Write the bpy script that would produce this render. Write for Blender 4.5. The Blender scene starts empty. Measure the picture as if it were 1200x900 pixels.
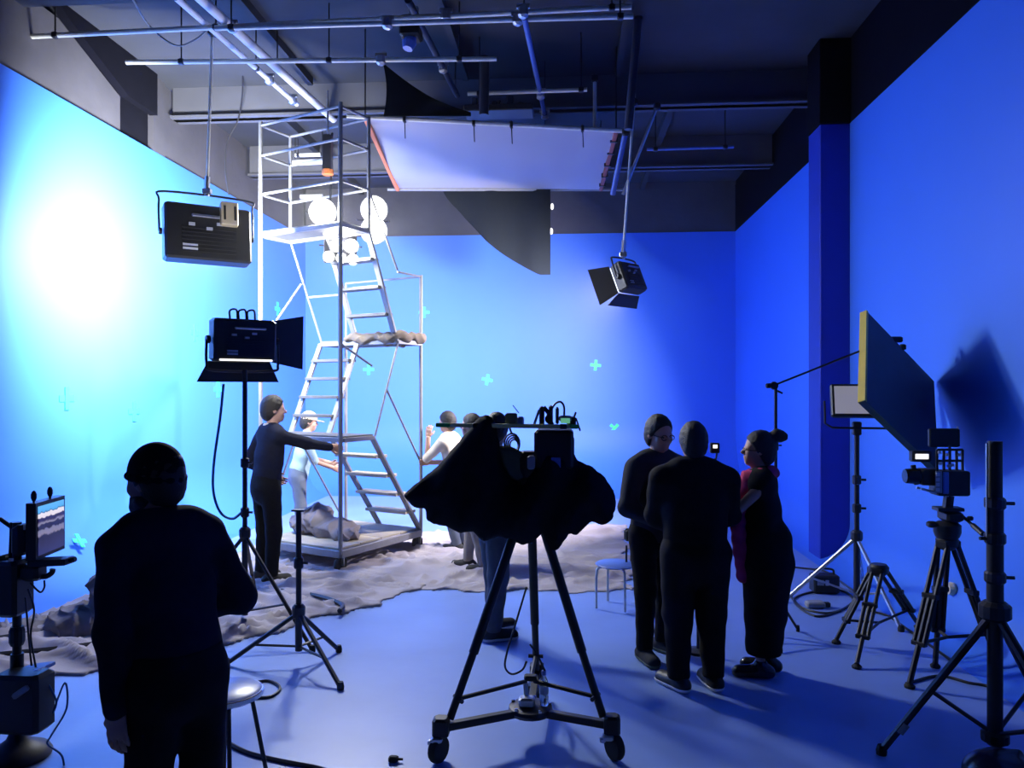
import bpy, math, random
import numpy as np
from mathutils import Vector, Matrix, noise

random.seed(4)
SC = bpy.context.scene
COL = SC.collection
PI = math.pi

# ------------------------------------------------------------------ camera
FPX = 900.0                      # focal length in pixels of a 1200 x 900 frame
HCAM = 1.95
YAW = math.atan(67 / 900)
cam_d = bpy.data.cameras.new('camera')
cam = bpy.data.objects.new('camera', cam_d)
COL.objects.link(cam)
cam.location = (0, 0, HCAM)
cam.rotation_euler = (PI / 2, 0, YAW)
cam_d.sensor_fit = 'HORIZONTAL'
cam_d.sensor_width = 36
cam_d.lens = 36 * FPX / 1200
cam_d.shift_y = 5 / 1200
cam_d.clip_start = 0.05
SC.camera = cam

# ------------------------------------------------------------------ world, exposure
w = bpy.data.worlds.new('world')
SC.world = w
w.use_nodes = True
w.node_tree.nodes['Background'].inputs[0].default_value = (0.05, 0.12, 0.9, 1)
w.node_tree.nodes['Background'].inputs[1].default_value = 0.02
SC.view_settings.view_transform = 'Standard'
SC.view_settings.look = 'None'
SC.view_settings.gamma = 1
SC.view_settings.use_curve_mapping = False
SC.view_settings.exposure = 0.0
SC.cycles.use_denoising = True
SC.cycles.max_bounces = 8
SC.cycles.diffuse_bounces = 5
SC.cycles.sample_clamp_indirect = 6

# light strengths, all of them lamps standing in the room
KEY_W = 900         # the flood lamps on the rolling stairs
WALL_W = 800        # hanging soft light turned to the left wall
BACK_W = 22        # soft light on a stand turned to the back wall
SPILL_W = 58        # stray light around the flood lamps
SIDE_W = 460         # hanging soft light over the middle
PANEL_E = 1.0       # panel light at the right
HAZE = 0.006     # density of the stage haze

# ------------------------------------------------------------------ photo pixel -> place
CF, SF = math.cos(YAW), math.sin(YAW)
def ray(px, py):
    c0 = (px - 600) / FPX
    return Vector((c0 * CF - SF, c0 * SF + CF, -(py - 455) / FPX))
def atY(px, py, Y):
    r = ray(px, py); t = Y / r.y
    return Vector((r.x * t, Y, HCAM + r.z * t))
def atZ(px, py, z=0.0):
    r = ray(px, py); t = (z - HCAM) / r.z
    return Vector((r.x * t, r.y * t, z))
def atX(px, py, X):
    r = ray(px, py); t = X / r.x
    return Vector((X, r.y * t, HCAM + r.z * t))

# ------------------------------------------------------------------ materials
def mat(name, rgb, rough=0.6, metal=0.0, var=0.15, scale=8.0, bump=0.0, spec=0.5, emit=None, estr=0.0, bscale=None):
    m = bpy.data.materials.new(name); m.use_nodes = True
    nt = m.node_tree; b = nt.nodes['Principled BSDF']
    b.inputs['Roughness'].default_value = rough
    b.inputs['Metallic'].default_value = metal
    b.inputs['Specular IOR Level'].default_value = spec
    tc = nt.nodes.new('ShaderNodeTexCoord')
    n = nt.nodes.new('ShaderNodeTexNoise'); n.inputs['Scale'].default_value = scale; n.inputs['Detail'].default_value = 5
    nt.links.new(tc.outputs['Object'], n.inputs['Vector'])
    mx = nt.nodes.new('ShaderNodeMix'); mx.data_type = 'RGBA'
    mx.inputs[6].default_value = (*[c * (1 - var) for c in rgb], 1)
    mx.inputs[7].default_value = (*[min(1, c * (1 + var)) for c in rgb], 1)
    nt.links.new(n.outputs['Fac'], mx.inputs[0])
    nt.links.new(mx.outputs[2], b.inputs['Base Color'])
    if bump:
        n2 = nt.nodes.new('ShaderNodeTexNoise'); n2.inputs['Scale'].default_value = bscale or scale * 4; n2.inputs['Detail'].default_value = 6
        nt.links.new(tc.outputs['Object'], n2.inputs['Vector'])
        bp = nt.nodes.new('ShaderNodeBump'); bp.inputs['Strength'].default_value = bump; bp.inputs['Distance'].default_value = 0.02
        nt.links.new(n2.outputs['Fac'], bp.inputs['Height']); nt.links.new(bp.outputs[0], b.inputs['Normal'])
    if emit:
        b.inputs['Emission Color'].default_value = (*emit, 1); b.inputs['Emission Strength'].default_value = estr
    return m

M = {}
M['blue_wall'] = mat('blue_wall', (0.052, 0.205, 0.80), 0.55, var=0.07, scale=0.6, bump=0.04, bscale=6)
M['blue_floor'] = mat('blue_floor', (0.19, 0.30, 0.64), 0.42, var=0.22, scale=1.3, bump=0.06, bscale=14)
M['column'] = mat('column', (0.008, 0.03, 0.36), 0.6, var=0.08)  # the wall blue darkened: shade on the column put into its colour
M['concrete'] = mat('concrete', (0.068, 0.064, 0.08), 0.9, var=0.35, scale=2.2, bump=0.3)
M['black_paint'] = mat('black_paint', (0.005, 0.005, 0.010), 0.9, var=0.3, spec=0.05)
M['ceiling'] = mat('ceiling', (0.04, 0.042, 0.055), 0.8, var=0.45, scale=1.2, bump=0.2)
M['beam'] = mat('beam', (0.09, 0.09, 0.11), 0.7, var=0.3, scale=2)
M['black'] = mat('black', (0.012, 0.012, 0.014), 0.5, var=0.3)
M['black_gloss'] = mat('black_gloss', (0.012, 0.012, 0.015), 0.25, var=0.2)
M['rubber'] = mat('rubber', (0.02, 0.02, 0.02), 0.8)
M['black_cloth'] = mat('black_cloth', (0.012, 0.013, 0.018), 0.95, var=0.4, scale=20, spec=0.1)
M['flag_cloth'] = mat('flag_cloth', (0.006, 0.009, 0.014), 0.95, var=0.2, scale=20, spec=0.1)
M['dark_metal'] = mat('dark_metal', (0.05, 0.05, 0.06), 0.4, metal=0.7)
M['steel'] = mat('steel', (0.55, 0.56, 0.58), 0.35, metal=0.9, var=0.2, scale=15)
M['chrome'] = mat('chrome', (0.75, 0.75, 0.78), 0.18, metal=1.0, var=0.05)
M['galv'] = mat('galv', (0.24, 0.24, 0.25), 0.5, metal=0.3, var=0.2, scale=20)
M['pipe'] = mat('pipe', (0.85, 0.82, 0.70), 0.45, metal=0.15, var=0.25, scale=12)
M['white_pipe'] = mat('white_pipe', (0.88, 0.88, 0.90), 0.45, var=0.06)
M['blue_pipe'] = mat('blue_pipe', (0.10, 0.16, 0.42), 0.5, metal=0.3, var=0.2)
M['dark_pipe'] = mat('dark_pipe', (0.05, 0.06, 0.10), 0.5, metal=0.3)
M['tread'] = mat('tread', (0.09, 0.09, 0.095), 0.7, var=0.3, scale=15)
M['plywood'] = mat('plywood', (0.45, 0.40, 0.30), 0.8, var=0.25, scale=6)
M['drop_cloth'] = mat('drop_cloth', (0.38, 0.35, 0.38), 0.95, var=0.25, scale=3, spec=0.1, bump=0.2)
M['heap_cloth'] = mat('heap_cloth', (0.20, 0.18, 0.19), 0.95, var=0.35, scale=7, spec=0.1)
M['tarp'] = mat('tarp', (0.14, 0.11, 0.085), 0.9, var=0.3, scale=6)
M['white'] = mat('white', (0.75, 0.75, 0.75), 0.6, var=0.05)
M['grey'] = mat('grey', (0.30, 0.30, 0.31), 0.6)
M['sticker'] = mat('sticker', (0.55, 0.57, 0.62), 0.6, var=0.05)
M['beige'] = mat('beige', (0.75, 0.62, 0.38), 0.6)
M['yellow'] = mat('yellow', (0.75, 0.55, 0.10), 0.6, var=0.15)
M['orange'] = mat('orange', (0.75, 0.22, 0.06), 0.6)
M['red_brown'] = mat('red_brown', (0.30, 0.06, 0.03), 0.6)
M['batten'] = mat('batten', (0.78, 0.74, 0.32), 0.6, var=0.25)
M['green_tape'] = mat('green_tape', (0.02, 0.55, 0.12), 0.5)
M['marker'] = mat('marker', (0.05, 0.85, 0.25), 0.5, var=0.05)
M['olive'] = mat('olive', (0.10, 0.13, 0.10), 0.9)
M['board_face'] = mat('board_face', (0.10, 0.11, 0.13), 0.8, var=0.1)
M['skin'] = mat('skin', (0.52, 0.30, 0.21), 0.55, var=0.08)
M['hair'] = mat('hair', (0.015, 0.011, 0.009), 0.6, var=0.4, scale=40, bump=0.4)
M['eye'] = mat('eye', (0.03, 0.02, 0.02), 0.2)
M['bottle_water'] = mat('bottle_water', (0.5, 0.62, 0.75), 0.08, var=0.02)
M['bottle_water'].node_tree.nodes['Principled BSDF'].inputs['Transmission Weight'].default_value = 0.85
M['cable'] = mat('cable', (0.02, 0.02, 0.025), 0.5)
M['blue_cable'] = mat('blue_cable', (0.02, 0.12, 0.30), 0.5)
M['seat_blue'] = mat('seat_blue', (0.10, 0.18, 0.5), 0.35)
M['screen_off'] = mat('screen_off', (0.42, 0.42, 0.46), 0.5, var=0.03, emit=(0.75, 0.72, 0.80), estr=0.25)
M['bulb'] = mat('bulb', (0.9, 0.9, 0.85), 0.4, emit=(1.0, 0.93, 0.78), estr=14)
M['diffuser'] = mat('diffuser', (0.8, 0.8, 0.8), 0.5, emit=(0.85, 0.92, 1.0), estr=2)
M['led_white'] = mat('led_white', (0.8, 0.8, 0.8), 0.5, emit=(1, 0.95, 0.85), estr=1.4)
M['led_green'] = mat('led_green', (0.1, 0.6, 0.3), 0.5, emit=(0.3, 1, 0.6), estr=.35)

# silk: white cloth that lets light through
def silk_mat():
    m = bpy.data.materials.new('silk'); m.use_nodes = True
    nt = m.node_tree; nt.nodes.clear()
    o = nt.nodes.new('ShaderNodeOutputMaterial'); mx = nt.nodes.new('ShaderNodeMixShader')
    d = nt.nodes.new('ShaderNodeBsdfDiffuse'); t = nt.nodes.new('ShaderNodeBsdfTranslucent')
    d.inputs[0].default_value = (0.62, 0.60, 0.66, 1); t.inputs[0].default_value = (0.6, 0.6, 0.66, 1)
    mx.inputs[0].default_value = 0.35
    nt.links.new(d.outputs[0], mx.inputs[1]); nt.links.new(t.outputs[0], mx.inputs[2]); nt.links.new(mx.outputs[0], o.inputs[0])
    return m
M['silk'] = silk_mat()

# the picture on the small monitor: sky, a white band, dark and grey stripes
def screen_mat():
    m = bpy.data.materials.new('monitor_picture'); m.use_nodes = True
    nt = m.node_tree; b = nt.nodes['Principled BSDF']
    tc = nt.nodes.new('ShaderNodeTexCoord'); sp = nt.nodes.new('ShaderNodeSeparateXYZ')
    nz = nt.nodes.new('ShaderNodeTexNoise'); nz.inputs['Scale'].default_value = 6
    nt.links.new(tc.outputs['Generated'], sp.inputs[0]); nt.links.new(tc.outputs['Generated'], nz.inputs['Vector'])
    ad = nt.nodes.new('ShaderNodeMath'); ad.operation = 'MULTIPLY_ADD'; ad.inputs[1].default_value = 0.12
    nt.links.new(nz.outputs['Fac'], ad.inputs[0]); nt.links.new(sp.outputs['Z'], ad.inputs[2])
    cr = nt.nodes.new('ShaderNodeValToRGB'); cr.color_ramp.interpolation = 'LINEAR'
    st = [(0.0, (0.01, 0.02, 0.15)), (0.25, (0.01, 0.01, 0.08)), (0.42, (0.0, 0.0, 0.03)), (0.46, (0.25, 0.22, 0.33)), (0.55, (0.2, 0.2, 0.33)),
          (0.58, (0.0, 0.0, 0.04)), (0.66, (0.01, 0.01, 0.06)), (0.69, (0.3, 0.28, 0.4)), (0.74, (0.01, 0.0, 0.06)), (0.80, (0.02, 0.02, 0.1)),
          (0.82, (0.9, 0.8, 0.85)), (0.90, (0.9, 0.85, 0.9)), (0.915, (0.0, 0.1, 0.35)), (0.94, (0.08, 0.45, 0.9)), (1.0, (0.12, 0.5, 1.0))]
    e = cr.color_ramp.elements
    e[0].position, e[0].color = st[0][0], (*st[0][1], 1)
    e[1].position, e[1].color = st[-1][0], (*st[-1][1], 1)
    for p, c in st[1:-1]:
        k = e.new(p); k.color = (*c, 1)
    nt.links.new(ad.outputs[0], cr.inputs[0])
    nt.links.new(cr.outputs[0], b.inputs['Emission Color']); b.inputs['Emission Strength'].default_value = 0.9
    b.inputs['Base Color'].default_value = (0.01, 0.01, 0.01, 1); b.inputs['Roughness'].default_value = 0.3
    return m
M['picture'] = screen_mat()

# ------------------------------------------------------------------ object helpers
def wloc(o):
    v = Vector((0, 0, 0))
    while o: v = v + o.location; o = o.parent
    return v
def tag(o, label, cat, group=None):
    o['label'] = label; o['category'] = cat
    if group: o['group'] = group
    return o
def thing(name, label, cat, loc, group=None):
    o = bpy.data.objects.new(name, None); COL.objects.link(o)
    o.empty_display_size = 0.1; o.location = loc
    return tag(o, label, cat, group)
def link_mesh(name, verts, faces, m, parent=None, origin=None, smooth=False):
    off = wloc(parent) if parent else Vector(origin if origin is not None else (0, 0, 0))
    me = bpy.data.meshes.new(name)
    v = np.asarray(verts, dtype=np.float64).reshape(-1, 3) - np.array(off)
    me.from_pydata(v.tolist(), [], faces if isinstance(faces, list) else faces.tolist())
    me.update()
    if smooth: me.polygons.foreach_set('use_smooth', [True] * len(me.polygons))
    me.materials.append(m if not isinstance(m, str) else M[m])
    o = bpy.data.objects.new(name, me); COL.objects.link(o)
    if parent: o.parent = parent
    else: o.location = off
    return o

class MB:
    def __init__(s, mtx=None): s.v = []; s.f = []; s.M = mtx or Matrix()
    def add(s, vs, fs):
        n = len(s.v); s.v += [tuple(s.M @ Vector(p)) for p in vs]; s.f += [tuple(i + n for i in f) for f in fs]; return s
    def box(s, c, d, bev=0.0, rot=None):
        hx, hy, hz = d[0] / 2, d[1] / 2, d[2] / 2
        b = min(bev, hx * .9, hy * .9, hz * .9)
        R = rot or Matrix.Identity(3); c = Vector(c)
        if b <= 0:
            vs = [(x, y, z) for x in (-hx, hx) for y in (-hy, hy) for z in (-hz, hz)]
            fs = [(0, 1, 3, 2), (4, 6, 7, 5), (0, 4, 5, 1), (2, 3, 7, 6), (0, 2, 6, 4), (1, 5, 7, 3)]
            return s.add([c + R @ Vector(p) for p in vs], fs)
        def ring(k, z):
            x, y = hx - k, hy - k
            return [(-x + b, -y, z), (x - b, -y, z), (x, -y + b, z), (x, y - b, z), (x - b, y, z), (-x + b, y, z), (-x, y - b, z), (-x, -y + b, z)]
        L = [ring(b, -hz), ring(0, -hz + b), ring(0, hz - b), ring(b, hz)]
        vs = [p for r in L for p in r]; fs = [tuple(range(7, -1, -1)), tuple(range(24, 32))]
        for k in range(3):
            for i in range(8):
                j = (i + 1) % 8; fs.append((k * 8 + i, k * 8 + j, k * 8 + 8 + j, k * 8 + 8 + i))
        return s.add([c + R @ Vector(p) for p in vs], fs)
    def tube(s, pts, r, n=8, cap=True):
        pts = [Vector(p) for p in pts]; rs = r if isinstance(r, (list, tuple)) else [r] * len(pts)
        vs = []; fs = []; ref = None
        for i, p in enumerate(pts):
            d = (pts[min(i + 1, len(pts) - 1)] - pts[max(i - 1, 0)])
            d = d.normalized() if d.length > 1e-9 else Vector((0, 0, 1))
            if ref is None: ref = d.orthogonal().normalized()
            a = ref - d * ref.dot(d); a = a.normalized() if a.length > 1e-6 else d.orthogonal().normalized(); ref = a
            b = d.cross(a)
            for k in range(n):
                t = 2 * PI * k / n; vs.append(p + (a * math.cos(t) + b * math.sin(t)) * rs[i])
        for i in range(len(pts) - 1):
            for k in range(n):
                j = (k + 1) % n; fs.append((i * n + k, i * n + j, i * n + n + j, i * n + n + k))
        if cap: fs += [tuple(range(n - 1, -1, -1)), tuple(range((len(pts) - 1) * n, len(pts) * n))]
        return s.add(vs, fs)
    def bar(s, p, q, wd, h, up=(0, 0, 1)):
        p, q = Vector(p), Vector(q); d = q - p; L = d.length; d.normalize()
        a = d.cross(Vector(up)); a = a.normalized() if a.length > 1e-4 else d.orthogonal().normalized(); b = a.cross(d)
        R = Matrix((a, d, b)).transposed()
        return s.box((p + q) / 2, (wd, L, h), min(wd, h) * .12, R)
    def lathe(s, prof, c=(0, 0, 0), axis=(0, 0, 1), n=16):
        c = Vector(c); ax = Vector(axis).normalized(); a = ax.orthogonal().normalized(); b = ax.cross(a); vs = []; fs = []
        for (r, h) in prof:
            for k in range(n):
                t = 2 * PI * k / n; vs.append(c + ax * h + (a * math.cos(t) + b * math.sin(t)) * max(r, 1e-4))
        for i in range(len(prof) - 1):
            for k in range(n):
                j = (k + 1) % n; fs.append((i * n + k, i * n + j, i * n + n + j, i * n + n + k))
        fs += [tuple(range(n - 1, -1, -1)), tuple(range((len(prof) - 1) * n, len(prof) * n))]
        return s.add(vs, fs)
    def prism(s, poly, d):
        d = Vector(d); n = len(poly); vs = [Vector(p) for p in poly] + [Vector(p) + d for p in poly]
        fs = [tuple(range(n - 1, -1, -1)), tuple(range(n, 2 * n))] + [(i, (i + 1) % n, n + (i + 1) % n, n + i) for i in range(n)]
        return s.add(vs, fs)
    def ball(s, c, r, n=10):
        rr = (r, r, r) if not isinstance(r, (tuple, list)) else r; vs = []; fs = []; c = Vector(c)
        for i in range(n // 2 + 1):
            a = PI * i / (n // 2)
            for k in range(n):
                t = 2 * PI * k / n; vs.append(c + Vector((rr[0] * math.sin(a) * math.cos(t), rr[1] * math.sin(a) * math.sin(t), rr[2] * math.cos(a))))
        for i in range(n // 2):
            for k in range(n):
                j = (k + 1) % n; fs.append((i * n + k, i * n + n + k, i * n + n + j, i * n + j))
        return s.add(vs, fs)
    def sheet(s, fn, nu, nv, th=0.004):
        P = [[Vector(fn(i / nu, j / nv)) for j in range(nv + 1)] for i in range(nu + 1)]
        N = [[None] * (nv + 1) for _ in range(nu + 1)]
        for i in range(nu + 1):
            for j in range(nv + 1):
                du = P[min(i + 1, nu)][j] - P[max(i - 1, 0)][j]; dv = P[i][min(j + 1, nv)] - P[i][max(j - 1, 0)]
                c = du.cross(dv); N[i][j] = c.normalized() if c.length > 1e-9 else Vector((0, -1, 0))
        vs = [P[i][j] + N[i][j] * th / 2 for i in range(nu + 1) for j in range(nv + 1)] + [P[i][j] - N[i][j] * th / 2 for i in range(nu + 1) for j in range(nv + 1)]
        K = (nu + 1) * (nv + 1); id_ = lambda i, j: i * (nv + 1) + j; fs = []
        for i in range(nu):
            for j in range(nv):
                q = (id_(i, j), id_(i + 1, j), id_(i + 1, j + 1), id_(i, j + 1)); fs += [q, tuple(K + x for x in reversed(q))]
        edge = [id_(i, 0) for i in range(nu + 1)] + [id_(nu, j) for j in range(1, nv + 1)] + [id_(i, nv) for i in range(nu - 1, -1, -1)] + [id_(0, j) for j in range(nv - 1, 0, -1)]
        for a, b in zip(edge, edge[1:] + edge[:1]): fs.append((b, a, K + a, K + b))
        return s.add(vs, fs)
    def build(s, name, m, parent=None, origin=None, smooth=False):
        o = link_mesh(name, s.v, s.f, m, parent, origin, smooth)
        if smooth:
            try:
                o.data.set_sharp_from_angle(angle=0.7)
            except Exception: pass
        return o

def curve_pts(ctrl, n=8):
    """smooth points through the control points (Catmull-Rom)"""
    c = [Vector(p) for p in ctrl]; c = [c[0] * 2 - c[1]] + c + [c[-1] * 2 - c[-2]]; out = []
    for i in range(1, len(c) - 2):
        for k in range(n):
            t = k / n; p0, p1, p2, p3 = c[i - 1], c[i], c[i + 1], c[i + 2]
            out.append(0.5 * ((2 * p1) + (p2 - p0) * t + (2 * p0 - 5 * p1 + 4 * p2 - p3) * t * t + (3 * p1 - p0 - 3 * p2 + p3) * t ** 3))
    out.append(c[-2]); return out

# ------------------------------------------------------------------ smooth solids from distance fields
def surface_nets(F, org, h):
    S = F < 0
    nx, ny, nz = F.shape
    c = [(i, j, k) for i in (0, 1) for j in (0, 1) for k in (0, 1)]
    cnt = np.zeros((nx - 1, ny - 1, nz - 1), np.int8)
    for (i, j, k) in c: cnt += S[i:nx - 1 + i, j:ny - 1 + j, k:nz - 1 + k]
    act = (cnt > 0) & (cnt < 8)
    idx = np.argwhere(act)
    V = {q: F[idx[:, 0] + q[0], idx[:, 1] + q[1], idx[:, 2] + q[2]] for q in c}
    P = np.zeros((len(idx), 3)); n = np.zeros(len(idx))
    for a in c:
        for ax in range(3):
            if a[ax] == 0:
                b = list(a); b[ax] = 1; b = tuple(b)
                fa, fb = V[a], V[b]; m = (fa < 0) != (fb < 0)
                t = np.where(m, fa / np.where(m, fa - fb, 1), 0)
                for k in range(3):
                    P[:, k] += np.where(m, a[k] + (t if k == ax else 0), 0)
                n += m
    P = (P / n[:, None] + idx) * h + np.asarray(org)
    ids = -np.ones(act.shape, np.int64); ids[act] = np.arange(len(idx))
    Q = []
    for ax in range(3):
        A = np.moveaxis(S, ax, 0); I = np.moveaxis(ids, ax, 0)
        m = A[:-1, 1:-1, 1:-1] != A[1:, 1:-1, 1:-1]
        e = np.argwhere(m); i, j, k = e[:, 0], e[:, 1] + 1, e[:, 2] + 1
        q = np.stack([I[i, j - 1, k - 1], I[i, j, k - 1], I[i, j, k], I[i, j - 1, k]], 1)
        ins = A[i, j, k]
        flip = ~ins if ax != 1 else ins
        q[flip] = q[flip][:, ::-1]
        Q.append(q)
    return P, np.concatenate(Q)

class Field:
    """list of primitives, each (kind, params, smoothness)"""
    def __init__(s): s.p = []
    def cap(s, a, b, ra, rb=None, flat=None, fs=1.0, k=0.03): s.p.append(('c', np.array(a, float), np.array(b, float), ra, ra if rb is None else rb, None if flat is None else np.array(flat, float), fs, k)); return s
    def ell(s, c, r, R=None, k=0.03): s.p.append(('e', np.array(c, float), np.array(r, float), np.eye(3) if R is None else np.array(R, float), k)); return s
    def mesh(s, h, infl=0.0, cuts=(), wrinkle=0.0, wf=30.0):
        lo, hi = [], []
        bbs = []
        for p in s.p:
            if p[0] == 'c':
                r = max(p[3], p[4]) + infl; a = np.minimum(p[1], p[2]) - r; b = np.maximum(p[1], p[2]) + r
            else:
                r = max(p[2]) + infl; a = p[1] - r; b = p[1] + r
            bbs.append((a, b)); lo.append(a); hi.append(b)
        lo = np.min(lo, 0) - 3 * h; hi = np.max(hi, 0) + 3 * h
        n = np.ceil((hi - lo) / h).astype(int) + 1
        F = np.full(n, 0.5, np.float32)
        ax = [lo[i] + np.arange(n[i]) * h for i in range(3)]
        for p, (a, b) in zip(s.p, bbs):
            k = p[-1]; mg = max(k * 1.5, 2.5 * h)
            i0 = np.maximum(np.floor((a - mg - lo) / h).astype(int), 0); i1 = np.minimum(np.ceil((b + mg - lo) / h).astype(int) + 1, n)
            X = ax[0][i0[0]:i1[0]][:, None, None]; Y = ax[1][i0[1]:i1[1]][None, :, None]; Z = ax[2][i0[2]:i1[2]][None, None, :]
            if p[0] == 'c':
                _, A, B, ra, rb, fl, fs, _ = p
                d = B - A; L2 = max(d @ d, 1e-9)
                px, py, pz = X - A[0], Y - A[1], Z - A[2]
                t = np.clip((px * d[0] + py * d[1] + pz * d[2]) / L2, 0, 1)
                qx, qy, qz = px - t * d[0], py - t * d[1], pz - t * d[2]
                q2 = qx * qx + qy * qy + qz * qz
                if fl is not None:
                    u = qx * fl[0] + qy * fl[1] + qz * fl[2]
                    q2 = q2 + u * u * (1 / fs ** 2 - 1)
                    D = (np.sqrt(q2) - (ra + (rb - ra) * t)) * (0.5 + 0.5 * fs) - infl
                else:
                    D = np.sqrt(q2) - (ra + (rb - ra) * t) - infl
            else:
                _, C, R3, R, _ = p
                px, py, pz = X - C[0], Y - C[1], Z - C[2]
                u = [(px * R[0][i] + py * R[1][i] + pz * R[2][i]) for i in range(3)]
                k0 = np.sqrt(sum((u[i] / R3[i]) ** 2 for i in range(3))); k1 = np.sqrt(sum((u[i] / R3[i] ** 2) ** 2 for i in range(3))) + 1e-9
                D = k0 * (k0 - 1) / k1 - infl
            blk = F[i0[0]:i1[0], i0[1]:i1[1], i0[2]:i1[2]]
            hh = np.clip(0.5 + 0.5 * (blk - D) / k, 0, 1)
            F[i0[0]:i1[0], i0[1]:i1[1], i0[2]:i1[2]] = blk * (1 - hh) + D * hh - k * hh * (1 - hh)
        X, Y, Z = ax[0][:, None, None], ax[1][None, :, None], ax[2][None, None, :]
        if callable(wrinkle): F += wrinkle(X, Y, Z)
        elif wrinkle:
            F += wrinkle * (np.sin(wf * X + 0.6 * wf * Z + 1) * np.sin(0.8 * wf * Z - 0.5 * wf * X + 2 * np.sin(9 * Y)) + 0.6 * np.sin(wf * 0.45 * (X + Y) + 0.3) * np.sin(1.3 * wf * Z + 3 * np.sin(7 * X)))
        for (c0, nn) in cuts:
            D = (X - c0[0]) * nn[0] + (Y - c0[1]) * nn[1] + (Z - c0[2]) * nn[2]
            F = np.maximum(F, D)
        return surface_nets(F.astype(np.float64), lo, h)

def puffy(name, poly, Y, T, wdt, m, parent=None, h=0.014, fold=0.03, origin=None, thin=0.006, seed=0.0):
    """a draped soft body whose outline from the front is poly [(x, z)], centred on the plane Y, up to T thick"""
    P = np.array(poly, float); lo = P.min(0) - 4 * h; hi = P.max(0) + 4 * h
    ys = np.arange(Y - T - fold - 4 * h, Y + T + fold + 4 * h, h)
    xs = np.arange(lo[0], hi[0], h); zs = np.arange(lo[1], hi[1], h)
    X, Z = np.meshgrid(xs, zs, indexing='ij'); D = np.full(X.shape, 9.0); ins = np.zeros(X.shape, bool)
    for (a, b) in zip(P, np.roll(P, -1, 0)):
        d = b - a; t = np.clip(((X - a[0]) * d[0] + (Z - a[1]) * d[1]) / (d @ d), 0, 1)
        D = np.minimum(D, np.hypot(X - a[0] - t * d[0], Z - a[1] - t * d[1]))
        c = ((a[1] > Z) != (b[1] > Z)); den = np.where(abs(b[1] - a[1]) < 1e-9, 1e-9, b[1] - a[1])
        ins ^= c & (X < (b[0] - a[0]) * (Z - a[1]) / den + a[0])
    q = np.clip(D / wdt, 0, 1); th = thin + T * np.sqrt(1 - (1 - q) ** 2)
    mid = Y + fold * (np.sin(X * 17 + seed + 1.5 * np.sin(Z * 6)) * 0.6 + 0.4 * np.sin(X * 31 + Z * 9 + seed * 2))
    th = th * (1 + 0.16 * np.sin(X * 24 + 2 * np.sin(Z * 7 + seed)))
    W = np.abs(ys[None, :, None] - mid[:, None, :])
    F = np.where(ins[:, None, :], W - th[:, None, :], np.sqrt(W ** 2 + D[:, None, :] ** 2) - thin)
    v, f = surface_nets(F, (xs[0], ys[0], zs[0]), h)
    return link_mesh(name, v, f, m, parent, origin, True)

# ================================================================== the room
XL, XR, YB, YF, HW, HC = -5.24, 3.17, 14.96, -1.6, 4.95, 5.92
def struct(o): o['kind'] = 'structure'; return o
def cove(wall, R, side, n=14):
    """(offset, z) outline of a plastered wall that curves into the floor; side = +1 when the room lies on the + side"""
    pts = [(wall + side * (R - R * math.sin(a)), R - R * math.cos(a)) for a in [PI / 2 * i / n for i in range(n + 1)]]
    pts = [(wall + side * (R + 0.02), 0.0)] + pts
    return pts + [(wall, HW), (wall - side * 0.10, HW), (wall - side * 0.10, -0.06), (wall + side * (R + 0.02), -0.06)]
b = MB().box(((XL + XR) / 2, (YB + YF) / 2, -0.05), (XR - XL + .6, YB - YF + .4, 0.1))
struct(b.build('floor', 'blue_floor'))
b = MB().prism([(x, YF, z + .001) for x, z in cove(XL, 0.85, 1)], (0, YB - YF + 0.05, 0))
struct(b.build('wall_left', 'blue_wall', smooth=True))
b = MB().prism([(x, YF, z + .001) for x, z in cove(XR, 0.42, -1)], (0, YB - YF + 0.05, 0))
struct(b.build('wall_right', 'blue_wall', smooth=True))
b = MB().prism([(XL - .05, y, z + .0015) for y, z in cove(YB, 1.3, -1)], (XR - XL + .1, 0, 0))
struct(b.build('wall_back', 'blue_wall', smooth=True))
b = MB().box(((XL + XR) / 2, YF - .06, HC / 2), (XR - XL + .6, .1, HC))
struct(b.build('wall_front', 'black_paint'))
b = MB().box(((XL + XR) / 2, (YB + YF) / 2, HC + .06), (XR - XL + .8, YB - YF + .6, 0.12))
struct(b.build('ceiling', 'ceiling'))
# bare concrete above the blue paint, left: two stretches with the black steel column between them
U = HW + .001
o = struct(MB().prism([(XL - .06, YF, U), (XL - .06, 8.72, U), (XL - .06, 8.72, 5.40), (XL - .06, 7.62, 5.80), (XL - .06, YF, HC)], (-.14, 0, 0)).build('trim_1', 'concrete'))
o = struct(MB().box((XL - .11, 9.50, (U + HC) / 2), (.2, .28, HC - U)).build('trim_2', 'concrete'))
o = struct(MB().box((XL - .16, 12.36, (U + HC) / 2), (.2, 5.3, HC - U)).build('trim_3', 'concrete'))
o = struct(MB().box((XL - .20, 9.04, (U + HC) / 2), (.24, .63, HC - U)).build('trim_4', 'black_paint'))
# haunch of the steel frame in front of the upper left wall
o = struct(MB().prism([(XL - .05, 7.62, 5.80), (XL - .05, 8.72, 5.40), (XL - .05, 9.35, 5.40), (XL - .05, 9.35, HC), (XL - .05, 7.40, HC)], (.10, 0, 0)).build('trim_5', 'black_paint'))
# above the blue paint, right and back
o = struct(MB().box((XR + .11, (YB + YF) / 2, (U + HC) / 2), (.2, YB - YF, HC - U)).build('trim_6', 'black_paint'))
o = struct(MB().box(((XL + XR) / 2, YB + .12, (U + HC) / 2), (XR - XL, .2, HC - U)).build('trim_7', 'concrete'))
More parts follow.
